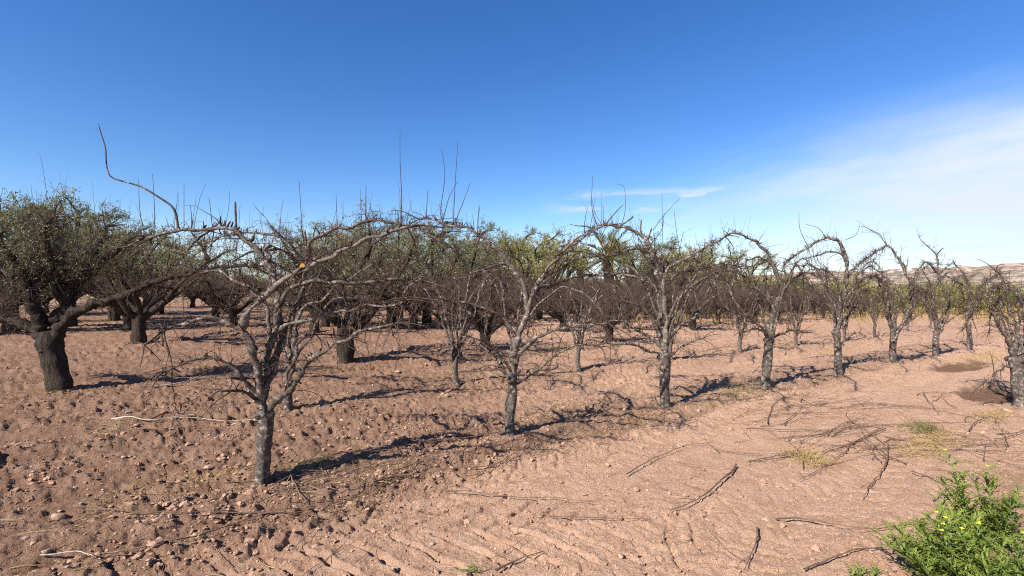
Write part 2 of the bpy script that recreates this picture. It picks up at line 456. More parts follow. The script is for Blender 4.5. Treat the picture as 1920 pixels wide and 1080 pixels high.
def sample_on_many(P, n, lo=0.2, hi=1.0):
    N, K, _ = P.shape; j = rng.integers(0, N, n)
    t = rng.uniform(lo, hi, n)*(K-1); i = np.minimum(t.astype(int), K-2); f = (t-i)[:, None]
    a, b_ = P[j, i], P[j, i+1]
    return a*(1-f)+b_*f, (b_-a)/(np.linalg.norm(b_-a, axis=1, keepdims=True)+1e-9)
def rand_unit(n):
    v = rng.normal(size=(n, 3)); return v/np.linalg.norm(v, axis=1, keepdims=True)

def dress_limb(mb, P, r0, dens=1.0, shoots=1.0, droop=1.0):
    """side twigs, upright shoots and pruning spurs along one limb; P in metres"""
    L = np.linalg.norm(np.diff(P, axis=0), axis=1).sum()
    # knobbly spurs left by pruning
    n = int(L*26*dens)
    b, t, s = sample_on(P, n, 0.12, 0.98)
    d = rand_unit(n)*0.55+np.array([0, 0, 0.9])*rng.uniform(0, 1, (n, 1))
    l = rng.uniform(0.012, 0.05, n)+rng.exponential(0.012, n)
    Q, q = grow(b, d, l+r0*0.7, rng.uniform(0.003, 0.0095, n)*min(1.3, 0.5+r0*25), 3, 0, 0.2, 0.65); mb.tubes(Q, q, 3)
    # upright shoots
    n = int(L*19*shoots)
    b, t, s = sample_on(P, n, 0.25, 1.0)
    d = np.array([[0, 0, 1.0]])+rand_unit(n)*0.22
    l = 0.04+rng.exponential(0.10, n); l = np.minimum(l, 0.7)
    Q, q = grow(b, d, l, 0.0015+l*0.0030, 4, 0.02, 0.06, 0.45); mb.tubes(Q, q, 3)
    # side branches
    n = int(L*2.6*dens)
    if n:
        b, t, s = sample_on(P, n, 0.15, 0.9)
        d = t*0.6+rand_unit(n)*0.8; d[:, 2] += 0.15
        l = rng.uniform(0.2, 0.62, n)
        Q, q = grow(b, d, l, 0.0035+l*0.006, 9, -0.07*droop, 0.13, 0.3); mb.tubes(Q, q, 5, True, 0.08)
        n2 = n*7; b, t = sample_on_many(Q, n2); d = t*0.6+rand_unit(n2)*0.75; l = rng.uniform(0.03, 0.22, n2)
        Q, q = grow(b, d, l, np.full(n2, 0.002), 3, 0.0, 0.2, 0.5); mb.tubes(Q, q, 3)
    # side twigs, drooping
    n = int(L*21*dens)
    b, t, s = sample_on(P, n, 0.2, 1.0)
    d = t*0.5+rand_unit(n)*0.9
    d[:, 2] -= 0.15
    l = rng.uniform(0.06, 0.34, n)
    Q, q = grow(b, d, l, 0.002+l*0.009, 5, -0.12*droop, 0.18, 0.4); mb.tubes(Q, q, 3)
    n2 = int(n*1.7)
    if n2 and n:
        b, t = sample_on_many(Q, n2)
        d = t*0.7+rand_unit(n2)*0.7
        l = rng.uniform(0.03, 0.15, n2)
        Q2, q2 = grow(b, d, l, np.full(n2, 0.0019), 3, 0.0, 0.2, 0.5); mb.tubes(Q2, q2, 3)

def limb_radii(n, r0, r1, knob=0.10):
    t = np.linspace(0, 1, n)
    k = 1+knob*np.convolve(rng.normal(size=n+4), np.ones(2)/2, 'same')[2:-2]*1.1
    return (r0+(r1-r0)*t**0.85)*k

# ------------------------------------------------------------------ ground
def build_ground():
    fine_a = np.linspace(-R(54), R(54), 830)
    coarse = np.linspace(R(54), 2*math.pi-R(54), 60)[1:-1]
    ang = np.concatenate([fine_a, coarse])
    rad = np.concatenate([[0.25, 0.6, 1.0, 1.3], np.geomspace(1.6, 10, 430)[:-1], np.geomspace(10, 26, 90), np.geomspace(27, 5200, 60)])
    A, Rd = np.meshgrid(ang, rad, indexing='ij')
    X, Y = np.sin(A)*Rd, np.cos(A)*Rd
    Z = height(X.ravel(), Y.ravel()).reshape(X.shape)
    NA, NR = X.shape
    V = np.stack([X, Y, Z], -1).reshape(-1, 3)
    idx = np.arange(NA*NR).reshape(NA, NR); nx = np.roll(idx, -1, 0)
    F = np.stack([idx[:, :-1], idx[:, 1:], nx[:, 1:], nx[:, :-1]], -1).reshape(-1, 4)[:, ::-1]
    mb = MB(); mb.add(V, F)
    cidx = len(V); mb.add([[0, 0, plane(0.0)]], np.zeros((0, 3), np.int64))
    mb.f3.append(np.stack([idx[:, 0], nx[:, 0], np.full(NA, cidx)], -1)[:, ::-1])
    me = mb.mesh('ground', M['soil'])
    x, y = np.append(V[:, 0], 0), np.append(V[:, 1], 0)
    u, v, path = soil_masks(x, y)
    paleness = np.clip(path*0.66*sstep(x, -3.0, 0.8)+path*0.2+0.62*sstep(x*0.9+y*0.10, -2.2, 4.5)+0.12*fbm(x*1.5, y*1.5, 2, 91), 0, 1)  # lane mask plus a broad ramp, paler towards the right
    damp = np.zeros_like(x)
    for (bx, by, bu, bv) in BASINS:
        du = (x-bx)*RU[0]+(y-by)*RU[1]; dv = (x-bx)*RV[0]+(y-by)*RV[1]
        q = np.sqrt((du/bu)**2+(dv/bv)**2)+0.22*vnoise(x*2.5, y*2.5, 31)+0.1*vnoise(x*9, y*9, 32)
        damp = np.maximum(damp, sstep(q, 1.15, 0.85)*0.85)
    far = sstep(np.hypot(x, y), 38, 70)
    for nm, val in (('path', paleness), ('damp', damp), ('far', far)):
        at = me.attributes.new(nm, 'FLOAT', 'POINT'); at.data.foreach_set('value', val.astype(np.float32))
    return tag(obj('ground', me), kind='structure')
build_ground()

def ico(sub):
    import bmesh
    bm = bmesh.new(); bmesh.ops.create_icosphere(bm, subdivisions=sub, radius=1.0)
    v = np.array([q.co[:] for q in bm.verts]); f = np.array([[q.index for q in p.verts] for p in bm.faces]); bm.free()
    return v, f
ICO1, ICO2, ICO3 = ico(1), ico(2), ico(3)
def lumps(mb, x, y, size, base, flat=0.7, sink=0.3, jag=0.42):
    v, f = base; n = len(x)
    if n == 0: return
    z = height(x, y)
    ax = np.stack([rng.uniform(0.7, 1.35, n), rng.uniform(0.7, 1.2, n), rng.uniform(flat*0.7, flat*1.2, n)], -1)
    # chip each lump by random planes for angular faces
    V = np.repeat(v[None], n, 0)*(1+jag*rng.normal(size=(n, len(v), 1))*0.5)
    for _ in range(4):
        nrm = rand_unit(n); off = rng.uniform(0.55, 0.85, (n, 1))
        dd = np.einsum('nkj,nj->nk', V, nrm)-off
        V = V-np.clip(dd, 0, None)[..., None]*nrm[:, None, :]
    V = V*ax[:, None, :]*size[:, None, None]
    th = rng.uniform(0, 2*math.pi, n); c_, s_ = np.cos(th)[:, None], np.sin(th)[:, None]
    X = V[..., 0]*c_-V[..., 1]*s_; Y = V[..., 0]*s_+V[..., 1]*c_
    V = np.stack([X+x[:, None], Y+y[:, None], V[..., 2]+(z+size*flat*(1-2*sink))[:, None]], -1)
    F = (f[None]+(np.arange(n)*len(v))[:, None, None]).reshape(-1, 3)
    mb.add(V.reshape(-1, 3), F)
def scatter(n, rmin, rmax, amax=56):
    r = np.exp(rng.uniform(math.log(rmin), math.log(rmax), n)); a = rng.uniform(-R(amax), R(amax), n)
    return np.sin(a)*r, np.cos(a)*r
def build_clods():
    mb = MB()
    x, y = scatter(42000, 2.2, 16, 50)
    u, v, path = soil_masks(x, y)
    dens = (1-0.93*path)*sstep(vnoise(u*0.6, v*1.6, 101)+0.5*vnoise(x*2.2, y*2.2, 102), -0.6, 0.5)
    keep = rng.uniform(size=len(x)) < dens+0.03
    x, y = x[keep], y[keep]
    size = np.minimum(0.004+rng.gamma(1.2, 0.0048, len(x)), 0.04)
    d = np.hypot(x, y)
    big = (size > 0.017) & (d < 6)
    lumps(mb, x[big], y[big], size[big], ICO2, 0.72)
    lumps(mb, x[~big], y[~big], size[~big], ICO1, 0.75)
    xc, yc = scatter(14000, 2.2, 8, 52); kc = rng.uniform(size=len(xc)) < soil_masks(xc, yc)[2]*sstep(vnoise(xc*2.5, yc*2.5, 110), -0.6, 0.5); xc, yc = xc[kc], yc[kc]
    lumps(mb, xc, yc, 0.003+rng.gamma(1.2, 0.0022, len(xc)), ICO1, 0.8)
    o = obj('soil_clods', mb.mesh('soil_clods', M['clod'], False)); tag(o, 'loose crumbled reddish clods strewn over the tilled soil', 'soil clods', kind='stuff')
    mb = MB()
    x, y = scatter(4200, 2.2, 14, 52)
    u, v, path = soil_masks(x, y)
    keep = rng.uniform(size=len(x)) < 0.85-0.6*path
    x, y = x[keep], y[keep]
    lumps(mb, x, y, 0.004+rng.gamma(1.5, 0.004, len(x)), ICO1, 0.6)
    o = obj('gravel', mb.mesh('gravel', M['stone'], False)); tag(o, 'small pale pebbles scattered through the reddish soil', 'gravel', kind='stuff')
build_clods()

# ------------------------------------------------------------------ hills
def build_hills():
    ang = np.linspace(-R(75), R(75), 400); rad = np.geomspace(700, 3600, 70)
    A, Rd = np.meshgrid(ang, rad, indexing='ij'); X, Y = np.sin(A)*Rd, np.cos(A)*Rd
    t = sstep(Rd, 750, 1500)
    rdg = 1-np.abs(fbm(X*0.0035, Y*0.0035, 5, 200, 0.55))*1.5
    rght = 0.62+0.38*sstep(A, R(15), R(38))
    Z = -6+rght*t*(52+16*fbm(X*0.0012, Y*0.0012, 3, 210))*(0.72+0.38*rdg) - 3
    V = np.stack([X, Y, Z], -1).reshape(-1, 3); NA, NR = X.shape
    idx = np.arange(NA*NR).reshape(NA, NR)
    F = np.stack([idx[:-1, :-1], idx[1:, :-1], idx[1:, 1:], idx[:-1, 1:]], -1).reshape(-1, 4)[:, ::-1]
    mb = MB(); mb.add(V, F)
    tag(obj('hills', mb.mesh('hills', M['hill'])), kind='structure')
build_hills()

# ------------------------------------------------------------------ traced front trees
def kink(P, amp=0.012):
    """angular crooks every hand's width, as old pruning cuts leave them"""
    n = len(P); L = np.linalg.norm(np.diff(P, axis=0), axis=1).sum(); m_ = max(3, int(L/0.11))
    k = rng.normal(size=(m_+1, 3))*amp; k[0] = 0
    t = np.linspace(0, m_, n); i = np.minimum(t.astype(int), m_-1); f = (t-i)[:, None]
    return P+(k[i]*(1-f)+k[i+1]*f)
class Traced:
    """a tree whose main limbs follow picture positions at their own depths"""
    def __init__(self, name, base, label, group, bark, cat='tree', scale_px=None):
        bx, by = base
        self.X, self.Y = onground(bx, by)
        self.ppm = FOC/self.Y
        self.z = float(height(np.array([self.X]), np.array([self.Y]), False)[0])
        self.root = thing(name, (self.X, self.Y, self.z-0.01), label, cat, group)
        self.known = []           # (px, py, depth)
        self.bark = bark
        self.loc = np.array([self.X, self.Y, self.z-0.01])
    def depth_at(self, x, y):
        if not self.known: return self.Y
        k = np.array(self.known); i = np.argmin((k[:, 0]-x)**2+(k[:, 1]-y)**2)
        return k[i, 2]
    def line(self, pts, D, n=None):
        p = np.asarray(pts, float)
        seg = np.linalg.norm(np.diff(p, axis=0), axis=1).sum()
        n = n or max(5, int(seg/ max(4, self.ppm*0.028)))
        q = smooth_line(p, n)
        d0 = self.depth_at(*pts[0])
        s = np.linspace(0, 1, n)
        dep = d0 + D*s**1.15
        self.known += [(a, b, c) for (a, b), c in zip(q, dep)]
        W3 = np.array([proj(a, b, c) for (a, b), c in zip(q, dep)])
        return W3-self.loc
    def trunk(self, pts, r0, r1, knobs=5):
        P = self.line(pts, 0.0, 14)
        r0, r1 = 0.77*r0/self.ppm, 0.77*r1/self.ppm
        rr = limb_radii(len(P), r0, r1, 0.09); rr[0] *= 1.28; rr[1] *= 1.10; rr[2] *= 1.03
        P = np.vstack([P[0]-np.array([0, 0, 0.12]), P]); rr = np.concatenate([[rr[0]*1.3], rr])
        if knobs == 0:
            P = np.vstack([P, P[-1]+[0, 0, r1*0.45], P[-1]+[0, 0, r1*0.75]]); rr = np.concatenate([rr, [r1*0.72, r1*0.3]])
        mb = MB(); mb.tube(P, rr, 16, True, 0.03, 0.06)
        # callus knobs at the crotch
        for _ in range(knobs):
            d = rand_unit(1)[0]; d[2] = abs(d[2])*0.4
            c0 = P[-2]+d*r1*0.35
            mb.tube([c0, c0+d*r1*0.9, c0+d*r1*1.15], [r1*0.6, r1*0.45, r1*0.15], 7, True, 0.08)
        self.tr = obj('trunk', mb.mesh('trunk', self.bark), self.root)
    def limb(self, pts, r0, r1, D, dens=1.0, shoots=1.0, droop=1.0, name='branch', m=None):
        P = self.line(pts, D)
        n = len(P)
        # small natural crookedness
        P = kink(P)
        r0, r1 = 0.68*r0/self.ppm, max(0.66*r1/self.ppm, 0.0025)
        mb = MB(); mb.tube(P, limb_radii(n, r0, r1, 0.26), 7, True, 0.09)
        o = obj(name, mb.mesh(name, m or self.bark), self.root)
        if dens > 0:
            mt = MB(); dress_limb(mt, P, r0, dens, shoots, droop)
            # slender continuation of the tip
            Q, q = grow(P[-1:].repeat(3, 0), (P[-1]-P[-2])[None]+0.02*rng.normal(size=(3, 3)), rng.uniform(0.12, 0.35, 3), np.full(3, r1*0.8), 6, -0.12, 0.14); mt.tubes(Q, q, 4)
            obj('twigs', mt.mesh('twigs', M['twig']), o)['kind'] = 'stuff'
        return o, P
    def shoot(self, pts, r0, r1, D=0.0, name='shoot', m=None):
        P = self.line(pts, D, max(4, 3*len(pts)))
        mb = MB(); mb.tube(P, (0.72 if r0 > 2 else 0.55)*np.linspace(r0, r1, len(P))/self.ppm, 5, True, 0.06)
        return obj(name, mb.mesh(name, m or self.bark), self.root)
    def free_limbs(self, n, base_px, lift, reach, r0, dirs=None, dens=0.8):
        """arching limbs that leave the crown towards and away from the viewer"""
        for k in range(n):
            a = dirs[k] if dirs else rng.uniform(0, 2*math.pi)
            b0 = proj(base_px[0], base_px[1], self.Y)-self.loc
            h = np.array([math.cos(a), math.sin(a), 0])
            L = reach*rng.uniform(0.8, 1.15); H = lift*rng.uniform(0.75, 1.1)
            p = [b0, b0+h*L*0.18+[0, 0, H*0.45], b0+h*L*0.42+[0, 0, H*0.88], b0+h*L*0.68+[0, 0, H], b0+h*L*0.92+[0, 0, H*0.74], b0+h*L*1.1+[0, 0, H*0.28]]
            P = kink(smooth_line(np.array(p)+rng.normal(size=(6, 3))*0.035, 34), 0.016)
            mb = MB(); mb.tube(P, limb_radii(34, r0*0.66, r0*0.18, 0.26), 7, True, 0.08)
            o = obj('branch', mb.mesh('branch', self.bark), self.root)
            mt = MB(); dress_limb(mt, P, r0*0.66, dens*0.8, dens*0.9); obj('twigs', mt.mesh('twigs', M['twig']), o)['kind'] = 'stuff'

FRONT = 'front row of arched bare fruit trees'
BK = M['bark_fruit']
# --- first tree of the row
t = Traced('fruit_tree', (490, 912), 'bare arched fruit tree with a fresh orange saw cut and one long bent shoot', FRONT, BK)
t.trunk([(490, 912), (492, 870), (495, 830), (499, 795), (497, 768)], 16, 17)
t.limb([(494, 778), (491, 745), (487, 724), (480, 676), (471, 640), (458, 620), (442, 611), (420, 602), (385, 597), (345, 608), (310, 626), (272, 648)], 12, 2.5, -0.25, 0.9, 0.5)
t.limb([(456, 616), (460, 595), (471, 578), (492, 559), (522, 534), (562, 509), (620, 482), (690, 450), (760, 425)], 9.5, 3, -0.45, 0.7, 0.8, m=M['bark_sunlit'])
t.limb([(497, 778), (494, 749), (497, 704), (503, 662), (511, 638), (519, 612), (522, 590), (525, 572), (535, 553), (556, 539), (580, 531), (608, 528), (650, 528), (710, 528), (780, 526), (838, 538)], 12, 2.5, 0.35, 0.9, 0.7)
t.limb([(519, 612), (519, 575), (521, 550), (512, 520), (499, 495), (485, 472), (465, 453), (442, 436), (420, 427), (397, 425), (364, 427), (324, 434), (282, 444), (240, 461)], 10.5, 3, 0.25, 1.0, 1.4)
t.limb([(508, 645), (504, 610), (501, 585), (490, 563), (476, 550), (457, 533), (438, 519), (412, 508), (385, 507)], 8, 3, 0.35, 0.8, 0.6)
t.limb([(502, 775), (515, 756), (530, 743), (545, 729), (558, 704), (584, 673), (609, 656), (633, 640), (664, 627), (702, 616), (742, 608)], 11, 2.5, -0.35, 0.8, 0.5)
t.limb([(540, 733), (538, 704), (542, 684), (549, 667), (558, 647), (567, 634), (582, 627), (633, 628)], 6, 2, 0.25, 0.8, 0.8)
t.limb([(540, 680), (530, 650), (524, 630), (520, 600)], 3.5, 2, 0.1, 0.5, 0.6)
t.limb([(524, 618), (540, 606), (560, 601), (590, 596), (622, 589), (645, 582), (700, 575), (740, 570), (758, 560)], 6, 2.5, -0.2, 0.8, 0.7, m=M['bark_sunlit'])
t.limb([(490, 742), (464, 716), (440, 692), (405, 672), (370, 675), (332, 685), (305, 698), (282, 716)], 6.5, 2, -0.4, 0.9, 0.8)
t.limb([(488, 755), (464, 738), (447, 731), (415, 732)], 6, 2, -0.3, 1.0, 0.6)
t.limb([(524, 535), (540, 514), (562, 500), (578, 492), (608, 479), (640, 466), (700, 447)], 4, 2, 0.2, 0.5, 0.7)
t.limb([(499, 495), (508, 478), (498, 470), (509, 462)], 5, 4, -0.05, 0)
t.limb([(462, 450), (474, 449), (480, 438)], 5, 4, 0.03, 0)
t.shoot([(442, 437), (442, 410), (441, 378)], 3.2, 2.6)
o = t.shoot([(334, 428), (330, 402), (321, 386), (298, 370), (262, 349), (212, 334), (202, 320), (199, 300), (198, 278), (191, 255), (184, 232)], 3.4, 1.2, -0.1)
for pts in ([(752, 425), (753, 370), (750, 300), (750, 245)], [(833, 540), (850, 480)], [(685, 452), (686, 350)], [(345, 430), (345, 346)],
            [(398, 424), (392, 370)], [(288, 443), (290, 400), (286, 326)], [(562, 507), (566, 440), (561, 340)], [(272, 446), (262, 392), (260, 336)], [(630, 478), (632, 420), (630, 365)]):
    t.shoot(pts, 1.4, 0.7, 0.02, m=M['twig'])
t.limb([(350, 470), (380, 440), (411, 420)], 3, 3.5, 0.0, 0)
st = t.shoot([(548, 520), (558, 508), (568, 498)], 5.0, 4.6, -0.04, 'stub')
c0 = np.array(proj(567, 498, t.depth_at(568, 498)-0.045))-t.loc
mb = MB(); dvec = np.array([0.45, -0.75, 0.3]); dvec /= np.linalg.norm(dvec)
mb.tube([c0-dvec*0.012, c0+dvec*0.006], [0.016, 0.016], 12, True)
obj('cut_face', mb.mesh('cut_face', M['cut'], False), st)
t.free_limbs(2, (500, 730), 0.95, 1.0, 0.035, [R(70), R(110), R(20)], 0.5)

# --- second tree
t = Traced('fruit_tree', (957, 817), 'bare arched fruit tree with leaning pale main limb, second in row after the saw-cut tree', FRONT, BK)
t.trunk([(957, 817), (956, 775), (961, 735), (960, 705)], 11.5, 12.5)
t.limb([(960, 712), (961, 684), (965, 658), (968, 638), (977, 617), (987, 592), (992, 569), (1001, 548), (1011, 527), (1023, 508), (1038, 489), (1056, 471), (1076, 454), (1096, 441), (1119, 430), (1135, 423)], 11, 2.5, -0.2, 0.8, 1.0, m=M['bark_sunlit'])
t.limb([(988, 585), (986, 555), (980, 530), (970, 514), (955, 495), (940, 475), (917, 456), (900, 442), (883, 431), (859, 423), (830, 417), (806, 412), (786, 409)], 8, 2.5, 0.35, 1.0, 1.6)
t.limb([(968, 680), (974, 664), (988, 650), (1006, 635), (1032, 622), (1060, 616), (1092, 609), (1140, 602)], 6, 2, -0.4, 1.0, 0.6)
t.limb([(964, 722), (987, 710), (1010, 694), (1030, 678), (1055, 659), (1082, 648), (1122, 647)], 4.5, 1.8, -0.35, 1.0, 0.5)
t.limb([(955, 708), (946, 692), (936, 677), (920, 661), (899, 648), (870, 640)], 6, 1.8, 0.45, 1.0, 0.5)
t.limb([(958, 695), (949, 680), (938, 661), (915, 643), (890, 634), (862, 626)], 4.5, 1.6, -0.3, 1.0, 0.5)
t.limb([(968, 632), (958, 612), (941, 593), (917, 581), (883, 572), (844, 565), (796, 560), (752, 562)], 4.5, 1.8, -0.45, 1.0, 0.5)
t.limb([(1000, 556), (1022, 540), (1042, 533), (1075, 521), (1110, 514), (1150, 520)], 4.5, 1.8, 0.3, 1.0, 0.7)
t.limb([(1014, 526), (1044, 507), (1071, 490), (1096, 480), (1125, 478)], 3.6, 1.6, 0.3, 0.8, 0.7)
t.limb([(961, 503), (948, 493), (931, 496), (907, 504), (883, 514), (856, 528)], 3.6, 1.6, -0.3, 0.8, 0.7)
t.limb([(1112, 433), (1100, 426), (1070, 420)], 2, 1, 0, 0)
for pts in ([(830, 417), (826, 395), (834, 330), (828, 278)], [(850, 420), (853, 350), (859, 262)], [(895, 440), (898, 386)], [(905, 444), (896, 420), (900, 385)],
            [(946, 480), (948, 440)], [(830, 416), (842, 370), (858, 340)], [(852, 420), (868, 380), (882, 342)], [(799, 408), (802, 355)], [(1131, 424), (1131, 386)], [(1122, 428), (1110, 390), (1111, 330)], [(1060, 468), (1072, 440)]):
    t.shoot(pts, 1.7, 0.7, 0.02, m=M['twig'])
t.free_limbs(3, (962, 690), 1.05, 1.0, 0.03, [R(75), R(110), R(-20)], 0.8)

# --- third tree
t = Traced('fruit_tree', (1248, 764), 'bare arched fruit tree with thick twisted trunk, third in row after the saw-cut tree', FRONT, BK)
t.trunk([(1248, 764), (1246, 739), (1246, 709), (1247, 684), (1245, 662)], 11.5, 12)
t.limb([(1245, 668), (1240, 630), (1238, 600), (1239, 576), (1242, 545), (1239, 518), (1233, 494), (1223, 471), (1214, 452), (1200, 440), (1180, 430), (1157, 424), (1134, 422), (1114, 430), (1095, 444), (1076, 457), (1060, 471)], 9.5, 2, 0.3, 1.0, 1.3)
t.limb([(1241, 560), (1241, 525), (1229, 494), (1215, 479), (1200, 467), (1184, 465), (1169, 470), (1149, 479), (1128, 483), (1100, 503)], 6.5, 1.7, -0.4, 1.0, 0.7)
t.limb([(1247, 660), (1250, 610), (1247, 560), (1247, 520), (1254, 504), (1274, 489), (1297, 477), (1317, 465), (1338, 455), (1360, 446)], 8.5, 2, -0.2, 1.0, 1.0, m=M['bark_sunlit'])
t.limb([(1239, 580), (1233, 552), (1225, 539), (1212, 527), (1196, 520), (1169, 515), (1138, 512), (1112, 516)], 5, 1.5, 0.5, 1.0, 0.6)
t.limb([(1240, 645), (1234, 622), (1220, 594), (1202, 576), (1181, 567), (1155, 564), (1127, 564)], 6, 1.6, -0.4, 1.0, 0.6)
t.limb([(1241, 655), (1230, 640), (1209, 626), (1186, 610), (1161, 601), (1130, 604)], 4.5, 1.5, 0.3, 1.0, 0.6)
t.limb([(1243, 668), (1232, 660), (1216, 659), (1188, 649), (1161, 646), (1120, 640)], 4, 1.3, -0.5, 1.0, 0.6)
t.limb([(1250, 650), (1258, 626), (1280, 606), (1298, 597), (1307, 585), (1322, 568), (1345, 556)], 6.5, 2, 0.3, 1.0, 0.6)
t.limb([(1249, 675), (1256, 666), (1278, 649), (1298, 640), (1318, 634)], 4, 1.5, -0.35, 1.0, 0.6)
t.limb([(1248, 535), (1266, 517), (1293, 508), (1322, 502), (1364, 494), (1395, 505)], 4, 1.4, 0.4, 1.0, 0.8)
t.limb([(1252, 600), (1264, 570), (1284, 546), (1302, 531), (1332, 514), (1372, 500)], 5, 1.5, -0.3, 1.0, 0.7)
for pts in ([(1214, 452), (1218, 440), (1222, 428)], [(1205, 442), (1201, 430), (1203, 412)], [(1162, 424), (1180, 412), (1187, 406)]):
    t.shoot(pts, 2.6, 2.2, 0.02)
for pts in ([(1164, 424), (1172, 396), (1170, 350), (1152, 345)], [(1240, 500), (1242, 430), (1241, 360)], [(1224, 432), (1244, 405), (1274, 372)], [(1278, 488), (1268, 430), (1264, 395)], [(1150, 424), (1144, 400)], [(1130, 424), (1116, 400), (1110, 375)]):
    t.shoot(pts, 1.3, 0.6, 0.02, m=M['twig'])
t.free_limbs(4, (1246, 655), 1.25, 1.05, 0.034, [R(80), R(115), R(-60), R(30)], 1.0)

# --- fourth tree
t = Traced('fruit_tree', (1436, 726), 'bare arched fruit tree standing beside heaped prunings, fourth in row after the saw-cut tree', FRONT, BK)
t.trunk([(1435, 726), (1438, 691), (1441, 657), (1443, 632)], 10, 10)
t.limb([(1443, 640), (1447, 600), (1458, 566), (1464, 544), (1457, 515), (1446, 494), (1439, 474), (1424, 459), (1405, 446), (1385, 439), (1368, 439), (1353, 448), (1337, 457), (1318, 466)], 8.5, 1.8, 0.3, 1.0, 1.3)
t.limb([(1441, 640), (1437, 629), (1426, 618), (1411, 617), (1388, 624)], 4, 1.4, -0.3, 1.0, 0.6)
t.limb([(1440, 634), (1430, 616), (1417, 605), (1404, 594), (1374, 584), (1340, 577)], 4.5, 1.4, -0.5, 1.0, 0.6)
t.limb([(1446, 605), (1452, 590), (1448, 570), (1431, 552), (1413, 537), (1394, 520), (1376, 509), (1353, 505), (1331, 511)], 5.5, 1.5, -0.3, 1.0, 0.7)
t.limb([(1462, 556), (1470, 542), (1480, 530), (1496, 518), (1513, 511), (1535, 520)], 4.5, 1.4, 0.3, 1.0, 0.9)
t.limb([(1447, 640), (1467, 624), (1490, 620), (1515, 626)], 4, 1.3, 0.3, 1.0, 0.6)
t.limb([(1449, 615), (1456, 601), (1469, 597), (1484, 603), (1496, 620)], 3, 1.2, -0.4, 1.0, 0.6)
t.limb([(1446, 494), (1432, 486), (1416, 484), (1395, 492)], 3.4, 1.3, -0.3, 1.0, 0.8)
t.limb([(1461, 560), (1478, 535), (1470, 500), (1480, 485)], 3.6, 1.6, 0.1, 1.0, 1.0)
t.free_limbs(4, (1444, 630), 1.35, 1.0, 0.034, [R(70), R(120), R(-70), R(10)], 1.0)

# --- fifth tree
t = Traced('fruit_tree', (1571, 699), 'bare arched fruit tree with tall upright stem, fifth in row after the saw-cut tree', FRONT, BK)
t.trunk([(1571, 699), (1571, 665), (1570, 640), (1568, 618)], 8, 8)
t.limb([(1568, 625), (1574, 594), (1582, 567), (1587, 518), (1585, 478), (1577, 459), (1564, 448), (1546, 446), (1527, 456), (1509, 467), (1490, 480), (1476, 491), (1466, 505)], 7, 1.5, 0.3, 1.0, 1.5)
t.limb([(1568, 622), (1562, 594), (1555, 577), (1540, 559), (1528, 542), (1512, 532)], 5, 1.4, -0.4, 1.0, 0.7)
t.limb([(1576, 600), (1574, 560), (1573, 535), (1560, 515), (1542, 505), (1520, 506)], 4, 1.4, -0.3, 1.0, 0.9)
t.limb([(1583, 530), (1596, 511), (1607, 498), (1624, 485), (1640, 474)], 4, 1.4, 0.3, 1.0, 0.9)
t.limb([(1582, 560), (1598, 535), (1616, 524), (1640, 518), (1660, 530)], 4, 1.3, 0.3, 1.0, 0.7)
t.limb([(1573, 648), (1591, 631), (1612, 622)], 3, 1.2, -0.3, 1.0, 0.6)
t.limb([(1574, 610), (1600, 580), (1612, 560), (1622, 545)], 4.5, 1.6, 0.4, 1.0, 0.7)
t.limb([(1586, 500), (1580, 480), (1566, 472), (1545, 474), (1520, 484)], 3, 1.2, -0.2, 1.0, 0.9)
for pts in ([(1515, 462), (1500, 430), (1498, 400)], [(1548, 446), (1535, 428), (1510, 420)], [(1585, 450), (1605, 440), (1612, 422)]):
    t.shoot(pts, 1.2, 0.6, 0.02, m=M['twig'])
t.free_limbs(4, (1571, 612), 1.4, 1.0, 0.034, [R(70), R(130), R(-60), R(0)], 1.0)

# --- sixth to eighth
t = Traced('fruit_tree', (1675, 682), 'bare arched fruit tree whose top limb leans left, sixth in row after the saw-cut tree', FRONT, BK)
t.trunk([(1675, 682), (1674, 655), (1675, 630)], 6.5, 7)
t.limb([(1677, 636), (1690, 612), (1700, 592), (1711, 557), (1713, 539), (1708, 526), (1700, 515), (1693, 499), (1681, 480), (1664, 460), (1655, 466), (1637, 474), (1611, 494), (1598, 507)], 6, 1.3, 0.3, 1.0, 1.5)
t.limb([(1674, 634), (1668, 600), (1664, 560), (1657, 532), (1645, 520), (1630, 518), (1612, 530), (1598, 540)], 5, 1.2, -0.4, 1.0, 0.9)
t.limb([(1706, 570), (1716, 550), (1735, 545), (1748, 556)], 3, 1.2, 0.2, 1.0, 0.9)
t.limb([(1680, 625), (1700, 605), (1725, 590), (1745, 582)], 3.5, 1.2, -0.3, 1.0, 0.7)
t.limb([(1712, 530), (1722, 512), (1734, 500), (1744, 492)], 3, 1.2, 0.2, 1.0, 0.9)
t.limb([(1665, 462), (1648, 440), (1625, 427)], 2, 0.8, 0.1, 0.4, 0.5)
t.free_limbs(5, (1676, 624), 1.4, 1.0, 0.034, [R(70), R(140), R(-60), R(0), R(200)], 1.0)
t = Traced('fruit_tree', (1755, 669), 'bare arched fruit tree with spiky upright top, seventh in row after the saw-cut tree', FRONT, BK)
t.trunk([(1755, 669), (1754, 645), (1757, 620)], 5.5, 6)
t.limb([(1757, 626), (1770, 605), (1778, 586), (1780, 567), (1770, 544), (1761, 518), (1759, 500), (1757, 476)], 5, 1.6, 0.2, 1.2, 1.8)
t.limb([(1764, 525), (1755, 508), (1745, 497), (1738, 492), (1725, 502), (1712, 522)], 3.4, 1.2, -0.2, 1.0, 1.0)
t.limb([(1756, 622), (1750, 590), (1748, 560), (1742, 530), (1732, 512)], 4, 1.2, -0.3, 1.0, 1.0)
t.limb([(1762, 615), (1780, 600), (1800, 590)], 3, 1.2, -0.3, 1.0, 0.7)
